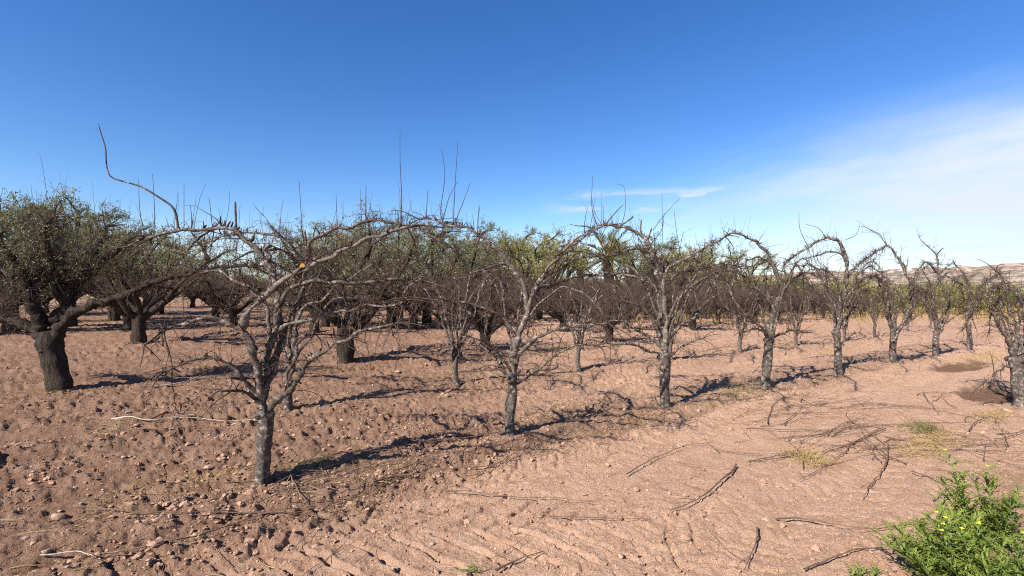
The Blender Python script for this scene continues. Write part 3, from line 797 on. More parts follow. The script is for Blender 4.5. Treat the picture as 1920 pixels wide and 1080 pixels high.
t.limb([(1757, 480), (1742, 465), (1722, 445)], 1.6, 0.7, 0.1, 0.5, 0.5)
t.free_limbs(5, (1757, 615), 1.4, 1.0, 0.034, [R(60), R(140), R(-60), R(0), R(200)], 1.0)
t = Traced('fruit_tree', (1818, 656), 'slim bare fruit tree at the end of row, eighth after the saw-cut tree', FRONT, BK)
t.trunk([(1818, 656), (1818, 630), (1815, 605)], 5, 5)
t.limb([(1815, 610), (1814, 590), (1820, 557), (1815, 530), (1804, 511), (1789, 494), (1776, 500), (1762, 515)], 4.4, 1.2, 0.2, 1.0, 1.2)
t.limb([(1816, 590), (1808, 560), (1796, 530), (1780, 520)], 3, 1, -0.3, 1.0, 1.0)
t.limb([(1818, 570), (1838, 540), (1858, 522), (1876, 512)], 3, 1, 0.3, 1.0, 1.0)
t.free_limbs(4, (1816, 600), 1.4, 1.0, 0.034, [R(60), R(140), R(-60), R(0)], 0.9)

# --- grey-trunked tree at the edge of the frame, in the nearer row
t = Traced('fruit_tree', (1914, 762), 'pale grey trunked bare tree beside the dark damp soil basins', None, BK)
t.trunk([(1914, 764), (1911, 730), (1908, 695), (1902, 668)], 14, 14)
t.limb([(1903, 675), (1897, 652), (1881, 623), (1865, 597), (1858, 570), (1862, 540)], 8, 2.5, -0.1, 1.0, 1.0)
t.limb([(1908, 672), (1925, 620), (1918, 570), (1900, 545), (1876, 540), (1850, 552), (1836, 566)], 8, 2, 0.3, 1.2, 1.2)
t.limb([(1904, 660), (1908, 610), (1890, 575), (1880, 530), (1868, 508)], 6, 2, 0.2, 1.2, 1.2)
t.limb([(1910, 670), (1940, 620), (1975, 590), (2010, 580)], 8, 2, 0.2, 1.2, 1.0)
t.limb([(1906, 690), (1880, 690), (1855, 712), (1845, 720)], 3, 1.5, -0.2, 1.0, 0.5)
t.free_limbs(4, (1905, 665), 0.95, 0.75, 0.03, [R(70), R(10), R(-60), R(100)], 1.1)

# ------------------------------------------------------------------ second row
SECOND = 'second row of slender bare fruit trees'
t = Traced('fruit_tree', (541, 772), 'slender bare tree right behind the saw-cut tree, its stem forking high into two arches', SECOND, BK)
t.trunk([(541, 774), (540, 745), (542, 712)], 10, 9)
t.limb([(542, 720), (549, 671), (557, 610), (563, 560), (573, 505), (574, 468), (562, 463), (549, 456), (516, 442), (487, 436), (454, 437), (420, 444), (392, 453), (358, 464), (333, 472)], 7.5, 1.6, 0.3, 1.0, 1.4)
t.limb([(574, 490), (577, 464), (586, 450), (605, 439), (639, 427), (673, 420), (704, 412), (724, 415), (760, 423), (796, 435), (815, 447), (836, 462), (862, 490)], 6, 1.6, -0.2, 1.0, 1.6)
t.limb([(557, 605), (570, 580), (605, 560), (625, 544), (643, 531), (660, 518), (700, 495)], 4, 1.4, -0.3, 1.0, 0.8, m=M['bark_sunlit'])
t.limb([(559, 585), (562, 568), (570, 558), (588, 546), (612, 536)], 3.4, 1.2, 0.3, 1.0, 0.8)
t.limb([(549, 668), (536, 640), (528, 600), (505, 570), (470, 560)], 4, 1.2, 0.3, 1.0, 0.8)
t.shoot([(573, 480), (573, 455), (571, 432)], 3.2, 2.8)
t.free_limbs(3, (545, 690), 1.2, 1.1, 0.034, [R(70), R(130), R(20)], 0.8)
for (bx, by, lab) in ((855, 722, 'slender bare tree on pale thin trunk, second of the row behind'),
                      (1085, 697, 'slender bare tree with pale straight trunk, third of the row behind'),
                      (1258, 676, 'slender bare tree half hidden behind the thick twisted trunk'),
                      (1388, 662, 'slender twin-stemmed bare tree, fifth of the row behind'),
                      (1493, 652, 'slender bare tree leaning slightly, sixth of the row behind'),
                      (1584, 641, 'slender bare tree hidden behind the tree with the tall upright stem'),
                      (1640, 633, 'slender pale bare tree, eighth of the row behind'),
                      (1702, 622, 'slender small bare tree near the end of the row behind'),
                      (1746, 616, 'slender bare tree, last of the row behind')):
    t = Traced('fruit_tree', (bx, by), lab, SECOND, BK)
    s = t.ppm
    t.trunk([(bx, by), (bx-0.02*s, by-0.25*s), (bx+0.01*s, by-0.52*s)], 0.062*s, 0.058*s)
    t.free_limbs(9, (bx+0.01*s, by-0.46*s), 1.45, 1.15, 0.032, [R(a+rng.uniform(-18, 18)) for a in (0, 180, 25, 155, 70, 110, 200, 330, 270)], 0.55)

# ------------------------------------------------------------------ thick-trunked trees behind
def big_tree(name, label, cat, trunk_h, trunk_r, height_, spread, n_limb, n_twig, leaves, leafm, twigm, leaf_size=0.05, lean=(0, 0), group=None, top_only=False, barkm=None):
    root = thing(name, (0, 0, 0), label, cat, group)
    barkm = barkm or M['bark_old']
    top = np.array([lean[0], lean[1], trunk_h])
    P = smooth_line(np.array([[0, 0, -0.12], [0.02, 0.01, trunk_h*0.3], [lean[0]*0.5+0.02, lean[1]*0.5, trunk_h*0.65], top]), 12)
    rr = limb_radii(12, trunk_r*1.1, trunk_r*0.95, 0.08); rr[:2] *= 1.2
    mb = MB(); mb.tube(P, rr, 16, True, 0.04, 0.07)
    obj('trunk', mb.mesh('trunk', barkm), root)
    allP = []
    for k in range(n_limb):
        a = 2*math.pi*(k+rng.uniform(-0.25, 0.25))/n_limb
        h = np.array([math.cos(a), math.sin(a), 0]); L = spread*rng.uniform(0.7, 1.05); H = (height_-trunk_h)*rng.uniform(0.72, 1.0)
        b0 = top+np.array([0, 0, -0.12*trunk_h])+h*trunk_r*0.3
        p = [b0, b0+h*L*0.3+[0, 0, H*0.28], b0+h*L*0.55+[0, 0, H*0.6], b0+h*L*0.8+[0, 0, H*0.9], b0+h*L+[0, 0, H*0.98]]
        Q = smooth_line(np.array(p)+rng.normal(size=(5, 3))*0.07*spread*0.5, 18)
        Q[0] = b0
        r0 = trunk_r*rng.uniform(0.5, 0.68)
        mb = MB(); mb.tube(Q, limb_radii(18, r0, 0.014, 0.14), 8, True, 0.06)
        subs = []
        for j in range(5):
            b, tt, s = sample_on(Q, 1, 0.25, 0.95)
            d = tt*0.5+rand_unit(1)*0.8; d[:, 2] = abs(d[:, 2])*0.8
            S, sr = grow(b, d, np.array([rng.uniform(0.5, 1.0)*spread*0.55]), np.array([r0*0.4]), 9, 0.02, 0.16, 0.25)
            mb.tubes(S, sr, 6); subs.append(S[0])
        o = obj('branch', mb.mesh('branch', barkm), root)
        mt = MB()
        carriers = [Q]+subs
        for C in carriers:
            n = int(n_twig/n_limb/6)
            b, tt, s = sample_on(C, n, 0.25, 1.0)
            d = tt*0.4+rand_unit(n)*0.8; d[:, 2] += 0.15
            l = rng.uniform(0.15, 0.6, n)
            S, sr = grow(b, d, l, 0.003+l*0.006, 5, -0.01, 0.22, 0.35); mt.tubes(S, sr, 3); allP.append(S)
            n2 = n*3
            b, tt = sample_on_many(S, n2); d = tt*0.6+rand_unit(n2)*0.8; d[:, 2] += 0.1
            l = rng.uniform(0.06, 0.28, n2)
            S2, sr2 = grow(b, d, l, np.full(n2, 0.003), 3, 0.0, 0.22, 0.5); mt.tubes(S2, sr2, 3); allP.append(S2[:, [0, 0, 1, 1, 2]])
            n3 = max(1, n//3)        # long upright shoots
            b, tt, s = sample_on(C, n3, 0.5, 1.0); l = rng.uniform(0.2, 0.75, n3)
            S3, sr3 = grow(b, np.array([[0, 0, 1.0]])+rand_unit(n3)*0.15, l, 0.002+l*0.003, 4, 0.0, 0.04, 0.4); mt.tubes(S3, sr3, 3)
        obj('twigs', mt.mesh('twigs', twigm), o)['kind'] = 'stuff'
    if leaves:
        S = np.concatenate(allP)
        b, tt = sample_on_many(S, leaves*(3 if top_only else 1), 0.1, 1.0)
        if top_only:
            w = sstep(b[:, 2], height_*0.45, height_*0.8); k = rng.uniform(size=len(b)) < w; b, tt = b[k][:leaves], tt[k][:leaves]
        n = len(b)
        # clumped: keep leaves where a coarse field is high
        k = (vnoise(b[:, 0]*2.3+b[:, 2]*1.7, b[:, 1]*2.3-b[:, 2]*1.1, 300)+0.3*rng.normal(size=n)) > -0.22
        b, tt = b[k], tt[k]; n = len(b)
        d = rand_unit(n)*0.8+tt*0.5; d[:, 2] += 0.25; d /= np.linalg.norm(d, axis=1, keepdims=True)
        w = np.cross(d, rand_unit(n)); w /= np.linalg.norm(w, axis=1, keepdims=True)
        L = (leaf_size*rng.uniform(0.7, 1.4, n))[:, None]
        b = b+rand_unit(n)*0.05
        V = np.stack([b, b+d*L*0.5+w*L*0.15, b+d*L, b+d*L*0.5-w*L*0.15], 1)
        mb = MB(); mb.add(V.reshape(-1, 3), np.arange(n*4).reshape(n, 4))
        obj('foliage', mb.mesh('foliage', leafm, False), root)['kind'] = 'stuff'
    kids_of(root)
    return root
def place(root, x, y, rz, sc, label=None, group=None):
    root.location = (x, y, gz(x, y)-0.03); root.rotation_euler[2] = rz; root.scale = (sc, sc, sc)
    if label: root['label'] = label
    if group: root['group'] = group

THICK = 'thick-trunked trees of the third row'
# the big leaning tree at the left, built for its own place
X, Y = onground(103, 734)
lt = thing('fruit_tree', (X, Y, gz(X, Y)-0.02), 'old thick dark trunk splitting low, its crown olive green above', 'tree', THICK)
lt.name = 'old_tree'
tl = Traced.__new__(Traced); tl.X, tl.Y, tl.ppm = X, Y, FOC/Y; tl.z = gz(X, Y); tl.root = lt; tl.known = []; tl.bark = M['bark_old']; tl.loc = np.array([X, Y, tl.z-0.02])
tl.trunk([(114, 738), (108, 705), (99, 668), (94, 644), (92, 632)], 21, 25, 0)
LIMBS = [([(92, 652), (70, 622), (48, 609), (20, 600), (-30, 590), (-90, 560)], 12, 4, 0.2), ([(94, 655), (102, 622), (110, 596), (122, 560), (118, 510), (105, 465), (100, 420)], 16, 4, 0.5),
         ([(100, 650), (116, 612), (138, 590), (166, 576), (205, 560), (250, 545), (312, 522), (390, 505), (440, 499), (490, 498)], 9, 2.2, -0.5),
         ([(90, 645), (66, 585), (48, 530), (20, 480), (-10, 430)], 11, 3.5, -0.4), ([(112, 600), (140, 560), (150, 520), (180, 470), (200, 425)], 10, 3, 0.6),
         ([(116, 560), (98, 520), (95, 480), (85, 430), (96, 405)], 9, 3, -0.6), ([(52, 545), (75, 500), (60, 450), (50, 410)], 8, 3, 0.8), ([(122, 545), (165, 520), (210, 480), (240, 450)], 7, 2.5, -0.2)]
LP = []
for pts, r0, r1, D in LIMBS:
    o_, P_ = tl.limb(pts, r0*1.6, r1*1.2, D, 1.6, 1.2, 0.5); LP.append(P_)
def leaf_cloud(parent, lines, n_twig, leaves, leaf_size, leafm, twigm, zmin, spread=0.5):
    mt = MB(); S_all = []
    for C in lines:
        n = n_twig//len(lines)
        b, tt, s = sample_on(C, n, 0.3, 1.0); d = rand_unit(n)*0.9+tt*0.4; d[:, 2] += 0.3
        l = rng.uniform(0.2, 0.9, n)*spread*1.4
        S, sr = grow(b, d, l, 0.003+l*0.006, 6, 0.0, 0.2, 0.35); mt.tubes(S, sr, 3); S_all.append(S)
        n2 = n*4; b, tt = sample_on_many(S, n2); d = tt*0.6+rand_unit(n2)*0.8; l = rng.uniform(0.08, 0.35, n2)
        S2, sr2 = grow(b, d, l, np.full(n2, 0.002), 4, 0.0, 0.22, 0.5); mt.tubes(S2, sr2, 3); S_all.append(S2[:, [0, 1, 1, 2, 3, 3]])
    S = np.concatenate(S_all); b, tt = sample_on_many(S, 90); b = b[b[:, 2] > zmin+0.4]; l = rng.uniform(0.2, 0.7, len(b))
    S3, sr3 = grow(b, np.array([[0, 0, 1.0]])+rand_unit(len(b))*0.15, l, 0.0015+l*0.003, 5, 0.0, 0.04, 0.4); mt.tubes(S3, sr3, 3)
    obj('twigs', mt.mesh('twigs', twigm), parent)['kind'] = 'stuff'
    S = np.concatenate(S_all); b, tt = sample_on_many(S, leaves*3)
    k = rng.uniform(size=len(b)) < sstep(b[:, 2], zmin, zmin+0.8)
    k &= (vnoise(b[:, 0]*3+b[:, 2]*1.7, b[:, 1]*3-b[:, 2]*1.1, 300)+0.3*rng.normal(size=len(b))) > -0.15
    b, tt = b[k][:leaves], tt[k][:leaves]; n = len(b)
    d = rand_unit(n)*0.7+tt*0.6; d[:, 2] += 0.3; d /= np.linalg.norm(d, axis=1, keepdims=True)
    w = np.cross(d, rand_unit(n)); w /= np.linalg.norm(w, axis=1, keepdims=True); L = (leaf_size*rng.uniform(0.7, 1.4, n))[:, None]
    b = b+rand_unit(n)*0.03
    V = np.stack([b, b+d*L*0.5+w*L*0.12, b+d*L, b+d*L*0.5-w*L*0.12], 1)
    mb = MB(); mb.add(V.reshape(-1, 3), np.arange(n*4).reshape(n, 4)); obj('foliage', mb.mesh('foliage', leafm, False), parent)['kind'] = 'stuff'
leaf_cloud(lt, [LP[1], LP[3], LP[4], LP[5], LP[6], LP[7], LP[0]], 560, 6800, 0.042, M['olive'], M['twig_back'], 1.15)

bare = [big_tree('old_tree', 'x', 'tree', 0.65, 0.14, 2.0, 1.75, 7, 800, 0, None, M['twig_back']) for _ in range(3)]
half = [big_tree('old_tree', 'x', 'tree', 0.75, 0.15, 2.6, 1.8, 6, 700, 5600, M['olive'] if k == 0 else M['olive_yellow'], M['twig_back'], 0.055, top_only=True) for k in range(2)]
olive = [big_tree('olive_tree', 'x', 'tree', 0.9, 0.17, 3.7, 2.0, 7, 460, 13000, M['olive'] if k != 1 else M['olive_yellow'], M['twig_back'], 0.085) for k in range(3)]
used = set()
def put(protos, x, y, label, group, sc=None, rz=None):
    fresh = [q for q in protos if q.name not in used]
    p = fresh[0] if fresh else protos[int(rng.integers(len(protos)))]
    sc = sc or rng.uniform(0.9, 1.12); rz = rng.uniform(0, 2*math.pi) if rz is None else rz
    if p.name not in used:
        used.add(p.name); place(p, x, y, rz, sc, label, group); return p
    return copy_tree(p, (x, y, gz(x, y)-0.03), rz, sc, label, group)
# third row, after the big left tree
for px_, py_, pr, lab in ((648, 683, half, 'thick-trunked dark tree between the saw-cut tree and the leaning pale limb'), (910, 658, bare, 'thick-trunked bare tree behind the leaning pale main limb'),
                      (1143, 642, bare, 'thick-trunked bare tree in front of the golden palm'), (1300, 618, bare, 'thick-trunked bare tree behind the thick twisted trunk'),
                      (1415, 606, bare, 'thick-trunked bare tree behind the tree beside heaped prunings')):
    gx, gy = onground(px_, py_); put(pr, gx, gy, lab, THICK)
FOURTH = 'old trees of the fourth row'
for px_, py_, pr, lab in ((262, 642, half, 'thick dark trunk with greenish crown, next behind the big splitting trunk'), (590, 622, half, 'old greenish tree of the fourth row behind the saw-cut tree'),
                      (775, 617, half, 'thick dark trunk with greenish crown left of the slender pale trunk'), (1005, 604, bare, 'old bare tree of the fourth row behind the leaning pale limb')):
    gx, gy = onground(px_, py_); put(pr, gx, gy, lab, FOURTH)
FARL = 'far bare orchard tree standing in the rows behind the fourth row'
for v_, u0, u1, st_ in ((13.9, 12, 46, 3.6), (17.4, 9, 48, 3.6), (21.0, -8.5, 46, 3.4), (25.5, -9, 48, 3.5), (31, -12, 50, 3.7), (38, -16, 50, 4.2)):
    u_ = u0+rng.uniform(0, 1)
    while u_ < u1:
        x_, y_ = u_*RU[0]+v_*RV[0]+rng.normal()*0.25, u_*RU[1]+v_*RV[1]+rng.normal()*0.25
        if y_ > 9 and abs(x_)/y_ < 1.15 and y_ < 46:
            put(bare, x_, y_, FARL, 'far rows of bare orchard trees', rng.uniform(0.72, 1.14))
        u_ += st_*rng.uniform(0.9, 1.15)
# olive trees
for px_, dist, top in ((20, 15, 372), (130, 17, 385), (215, 20, 412), (610, 19, 446), (672, 18, 430), (735, 20, 420), (800, 21, 436), (850, 24, 432), (905, 30, 448), (985, 31, 438), (1045, 34, 446),
                       (1215, 33, 445), (1265, 36, 462), (1330, 38, 468), (1390, 36, 478), (300, 30, 448), (250, 24, 430), (70, 22, 372), (640, 32, 432), (870, 36, 438), (945, 38, 440), (1010, 27, 446), (1180, 40, 448), (1300, 30, 470), (710, 36, 425)):
    x_ = (px_-960)/FOC*dist
    hh_ = CAMH+(540-top)/FOC*dist-float(plane(x_))
    ol = ('bushy grey-green olive tree rising behind the old splitting trunk' if px_ < 320 else 'bushy olive tree rising between the saw-cut tree and the leaning pale limb' if px_ < 820 else
          'bushy olive tree rising between the leaning pale limb and the palms' if px_ < 1100 else 'bushy olive tree beyond the palms and the thick twisted trunk')
    put(olive, x_, dist, ol, 'olive trees behind the orchard', hh_/3.75)

# ------------------------------------------------------------------ palm
def palm(x, y, h_trunk, flen, label):
    z = gz(x, y)
    root = thing('palm_tree', (x, y, z-0.05), label, 'palm')
    mb = MB(); k = 26; zz = np.linspace(-0.1, h_trunk, k); rr = 0.26+0.03*(np.arange(k) % 2)
    mb.tube(np.stack([0.03*np.sin(zz), 0*zz, zz], -1), rr, 12, True, 0.06); obj('trunk', mb.mesh('trunk', M['bark_old']), root)
    nf = 46
    for i in range(nf):
        a = i*2.39996; up = 1.25-1.75*(i/nf)+rng.normal()*0.06
        d = np.array([math.cos(a)*math.cos(up), math.sin(a)*math.cos(up), math.sin(up)])
        L = flen*rng.uniform(0.85, 1.1)
        P, _ = grow(np.array([[0, 0, h_trunk]]), d[None], np.array([L]), np.array([0.02]), 12, -0.07, 0.02); P = P[0]
        mb = MB(); mb.tube(P, np.linspace(0.025, 0.006, 12), 4)
        n = 64; b, t_, s = sample_on(P, n, 0.18, 1.0); sd_ = np.where(np.arange(n) % 2, 1, -1)[:, None]
        side = np.cross(t_, np.array([0, 0, 1.0])); side /= np.linalg.norm(side, axis=1, keepdims=True)+1e-9
        dd = t_*0.75+side*sd_*0.7+np.array([0, 0, 0.22])+rand_unit(n)*0.08; ll = (0.34*np.sin(np.clip(s, 0.1, 0.97)*math.pi)**0.5+0.08)[:, None]
        w = np.cross(dd, np.array([0, 0, 1.0])); w /= np.linalg.norm(w, axis=1, keepdims=True)
        V = np.stack([b-w*0.013, b+dd*ll*0.5-w*0.016, b+dd*ll, b+dd*ll*0.5+w*0.016], 1)
        mb.add(V.reshape(-1, 3), np.arange(n*4).reshape(n, 4))
        obj('frond', mb.mesh('frond', M['palm'], False), root)
palm((1140-960)/FOC*27, 27, 3.55, 2.0, 'golden green palm rising behind the bare trees')
palm((1088-960)/FOC*41, 41, 3.7, 1.8, 'dull palm left of the golden palm and farther off')

# ------------------------------------------------------------------ far shrubs and golden grass on the right
def shrub(name, label, w, h, leaves, leafm, leaf_size, cat='shrub'):
    root = thing(name, (0, 0, 0), label, cat)
    mb = MB(); n = 16
    P, rr = grow(np.zeros((n, 3)), rand_unit(n)*np.array([1, 1, 0.3])+np.array([0, 0, 0.9]), rng.uniform(0.6, 0.95, n)*h, np.full(n, 0.05), 8, 0.0, 0.15); mb.tubes(P, rr, 5)
    obj('trunk', mb.mesh('trunk', M['bark_old']), root)
    m_ = 46
    cc = np.stack([rng.normal(size=m_)*w*0.30, rng.normal(size=m_)*w*0.30, rng.uniform(0.12, 0.92, m_)*h], -1); cr = rng.uniform(0.12, 0.26, m_)*w
    j = rng.integers(0, m_, leaves); b = cc[j]+rand_unit(leaves)*(cr[j]*rng.uniform(0.35, 1.0, leaves)**0.5)[:, None]*np.array([1, 1, 0.75])
    b[:, 2] = np.clip(b[:, 2], 0.05, None)
    d = rand_unit(leaves); d[:, 2] += 0.4; wv = np.cross(d, rand_unit(leaves)); wv /= np.linalg.norm(wv, axis=1, keepdims=True)
    L = (leaf_size*rng.uniform(0.7, 1.4, leaves))[:, None]
    V = np.stack([b, b+d*L*0.5+wv*L*0.2, b+d*L, b+d*L*0.5-wv*L*0.2], 1)
    mb = MB(); mb.add(V.reshape(-1, 3), np.arange(leaves*4).reshape(leaves, 4)); obj('foliage', mb.mesh('foliage', leafm, False), root)['kind'] = 'stuff'
    kids_of(root); return root
shr = [shrub('shrub', 'x', 4.6, 3.0, 7000, M['shrub'], 0.16), shrub('shrub', 'x', 4.0, 2.6, 6000, M['olive_yellow'], 0.15)]
SHL = 'rounded dusty green shrub in the belt below the pale hills'
for k in range(46):
    px_ = 1180+k*17+rng.uniform(-12, 12); dist = rng.uniform(42, 80)
    x_ = (px_-960)/FOC*dist; y_ = dist
    put(shr, x_, y_, SHL, 'shrub belt below the hills', rng.uniform(0.75, 1.25))
for k in range(26):
    px_ = -40+k*56+rng.uniform(-20, 20); dist = rng.uniform(60, 85)
    put(shr, (px_-960)/FOC*dist, dist, 'rounded dusty green shrub far beyond the orchard rows', 'shrubs beyond the orchard', rng.uniform(0.9, 1.2))
def grass_patch(name, label, cx, cy, su, sv, n, hgt, m_, lie=0.3, kind='stuff', wid=0.006, cat='grass', rows=True):
    a = rng.normal(size=n)*su; b_ = rng.normal(size=n)*sv
    x = cx+(a*RU[0]+b_*RV[0] if rows else a); y = cy+(a*RU[1]+b_*RV[1] if rows else b_)
    z = height(x, y, False)
    d = rand_unit(n)*lie; d[:, 2] = np.abs(d[:, 2])*0.4+(1-lie)
    l = hgt*rng.uniform(0.5, 1.3, n)
    P, rr = grow(np.stack([x, y, z-0.005], -1), d, l, np.full(n, wid), 3, -0.16-0.35*lie, 0.2, 0.25)
    P[..., 2] = np.maximum(P[..., 2], z[:, None]+0.004)
    mb = MB(); mb.tubes(P, rr, 3, False)
    o = obj(name, mb.mesh(name, m_))
    tag(o, label, cat, kind=kind); return o
# a golden dry grass belt where the orchard ends
n = 6000
xx = rng.uniform(6, 78, n); yy = 24+0.38*xx+rng.normal(size=n)*4.5+rng.uniform(0, 14, n)
k = vnoise(xx*0.25, yy*0.25, 401) > -0.12; xx, yy = xx[k], yy[k]; n = len(xx)
P, rr = grow(np.stack([xx, yy, plane(xx)-0.02], -1), np.array([[0, 0, 1.0]])+rand_unit(n)*0.35, rng.uniform(0.35, 1.05, n), np.full(n, 0.016), 4, -0.05, 0.12, 0.3)
mb = MB(); mb.tubes(P, rr, 3, False)
tag(obj('dry_grass', mb.mesh('dry_grass', M['gold_grass'])), 'tall golden dry grass beyond the last orchard trees', 'dry grass', kind='stuff')

# grass at the foot of trees, straw clumps on the soil
GL = 'grass clumps on the bare soil'
for (px_, py_, su, sv, n, hg, m_, lie, lab) in (
        (370, 905, 0.30, 0.06, 700, 0.15, 'straw', 0.85, 'flattened yellow straw by the foot of the saw-cut tree'),
        (45, 748, 0.30, 0.14, 420, 0.16, 'straw', 0.7, 'yellow straw clump below the big splitting trunk'),
        (575, 873, 0.12, 0.04, 160, 0.07, 'green_grass', 0.4, 'sparse green grass along the shadow of the saw-cut tree'),
        (650, 700, 0.35, 0.10, 300, 0.12, 'straw', 0.6, 'dry yellow grass at the foot of the dark trunk behind the saw-cut tree'),
        (1190, 800, 0.30, 0.08, 420, 0.10, 'straw', 0.75, 'pale straw in front of the thick twisted trunk'),
        (1395, 735, 0.45, 0.10, 520, 0.11, 'green_grass', 0.5, 'thin green grass left of the trunk beside heaped prunings'),
        (1515, 860, 0.11, 0.09, 420, 0.17, 'straw', 0.55, 'upright straw tuft on the driven lane'),
        (1750, 830, 0.40, 0.10, 1100, 0.16, 'straw', 0.85, 'wide mat of pale straw beside the pruned branches'),
        (1730, 806, 0.16, 0.07, 420, 0.13, 'green_grass', 0.6, 'olive tinted grass tuft among the pruned branches'),
        (1860, 780, 0.40, 0.12, 420, 0.12, 'straw', 0.7, 'straw below the pale grey trunk'),
        (1040, 655, 0.9, 0.25, 500, 0.13, 'green_grass', 0.5, 'sparse greenish weeds between second and third rows'),
        (1560, 660, 1.2, 0.2, 500, 0.12, 'straw', 0.6, 'dry grass strip along the second row'),
        (860, 705, 0.5, 0.12, 260, 0.10, 'straw', 0.6, 'dry grass around the slender pale thin trunk'),
        (1840, 670, 1.0, 0.25, 500, 0.14, 'straw', 0.6, 'dry grass edging the longer damp basin')):
    gx, gy = onground(px_, py_)
    o = grass_patch('grass_clump', lab, gx, gy, su, sv, n, hg, M[m_], lie, 'stuff', 0.0022 if gy < 9 else 0.004, 'grass clump')
    o['group'] = GL

# ------------------------------------------------------------------ pruned branches on the ground
PL = 'pruned branches lying on the soil'
def ground_line(pts, lift=0.030, n=None):
    g = np.array([onground(a, b_) for a, b_ in pts]); L = np.linalg.norm(np.diff(g, axis=0), axis=1).sum()
    n = n or max(6, int(L/0.05)); q = smooth_line(g, n)
    z = height(q[:, 0], q[:, 1])
    # a stiff stick rests on the high spots
    for _ in range(3):
        zz = np.convolve(np.pad(z, 2, mode='edge'), np.ones(5)/5, 'valid'); z = np.maximum(z*0.5+zz*0.5, zz)
    return np.stack([q[:, 0], q[:, 1], z+lift], -1)
def stick(pts, r, label, m_='pruned', side=4, name='pruned_branch', P=None, group=PL, sub=True):
    P = ground_line(pts) if P is None else P
    r = r*0.64; P = P+np.concatenate([[[0, 0, 0]], np.cumsum(rng.normal(size=(len(P)-1, 3))*np.array([1, 1, 0.4]), 0)*0.003])
    c = P[0].copy(); root = P-c
    mb = MB(); mb.tube(root, limb_radii(len(P), r, r*0.35, 0.12), 6, True, 0.08)
    L = np.linalg.norm(np.diff(P, axis=0), axis=1).sum()
    o = obj(name, mb.mesh(name, M[m_])); o.location = c
    tag(o, label, 'branch', group)
    if sub and side:
        n = int(side*L)+1
        b, t_, s = sample_on(root, n, 0.2, 0.95); d = t_*0.8+rand_unit(n)*0.6; d[:, 2] = np.abs(d[:, 2])*0.35
        l = rng.uniform(0.05, 0.3, n)*min(1, L)
        Q, q = grow(b, d, l, np.full(n, r*0.4), 6, -0.06, 0.12, 0.4); mt = MB(); mt.tubes(Q, q, 3); obj('twigs', mt.mesh('twigs', M[m_]), o)['kind'] = 'stuff'
    return o
G1 = 'thin reddish-brown pruned twig lying loose on the bare soil'
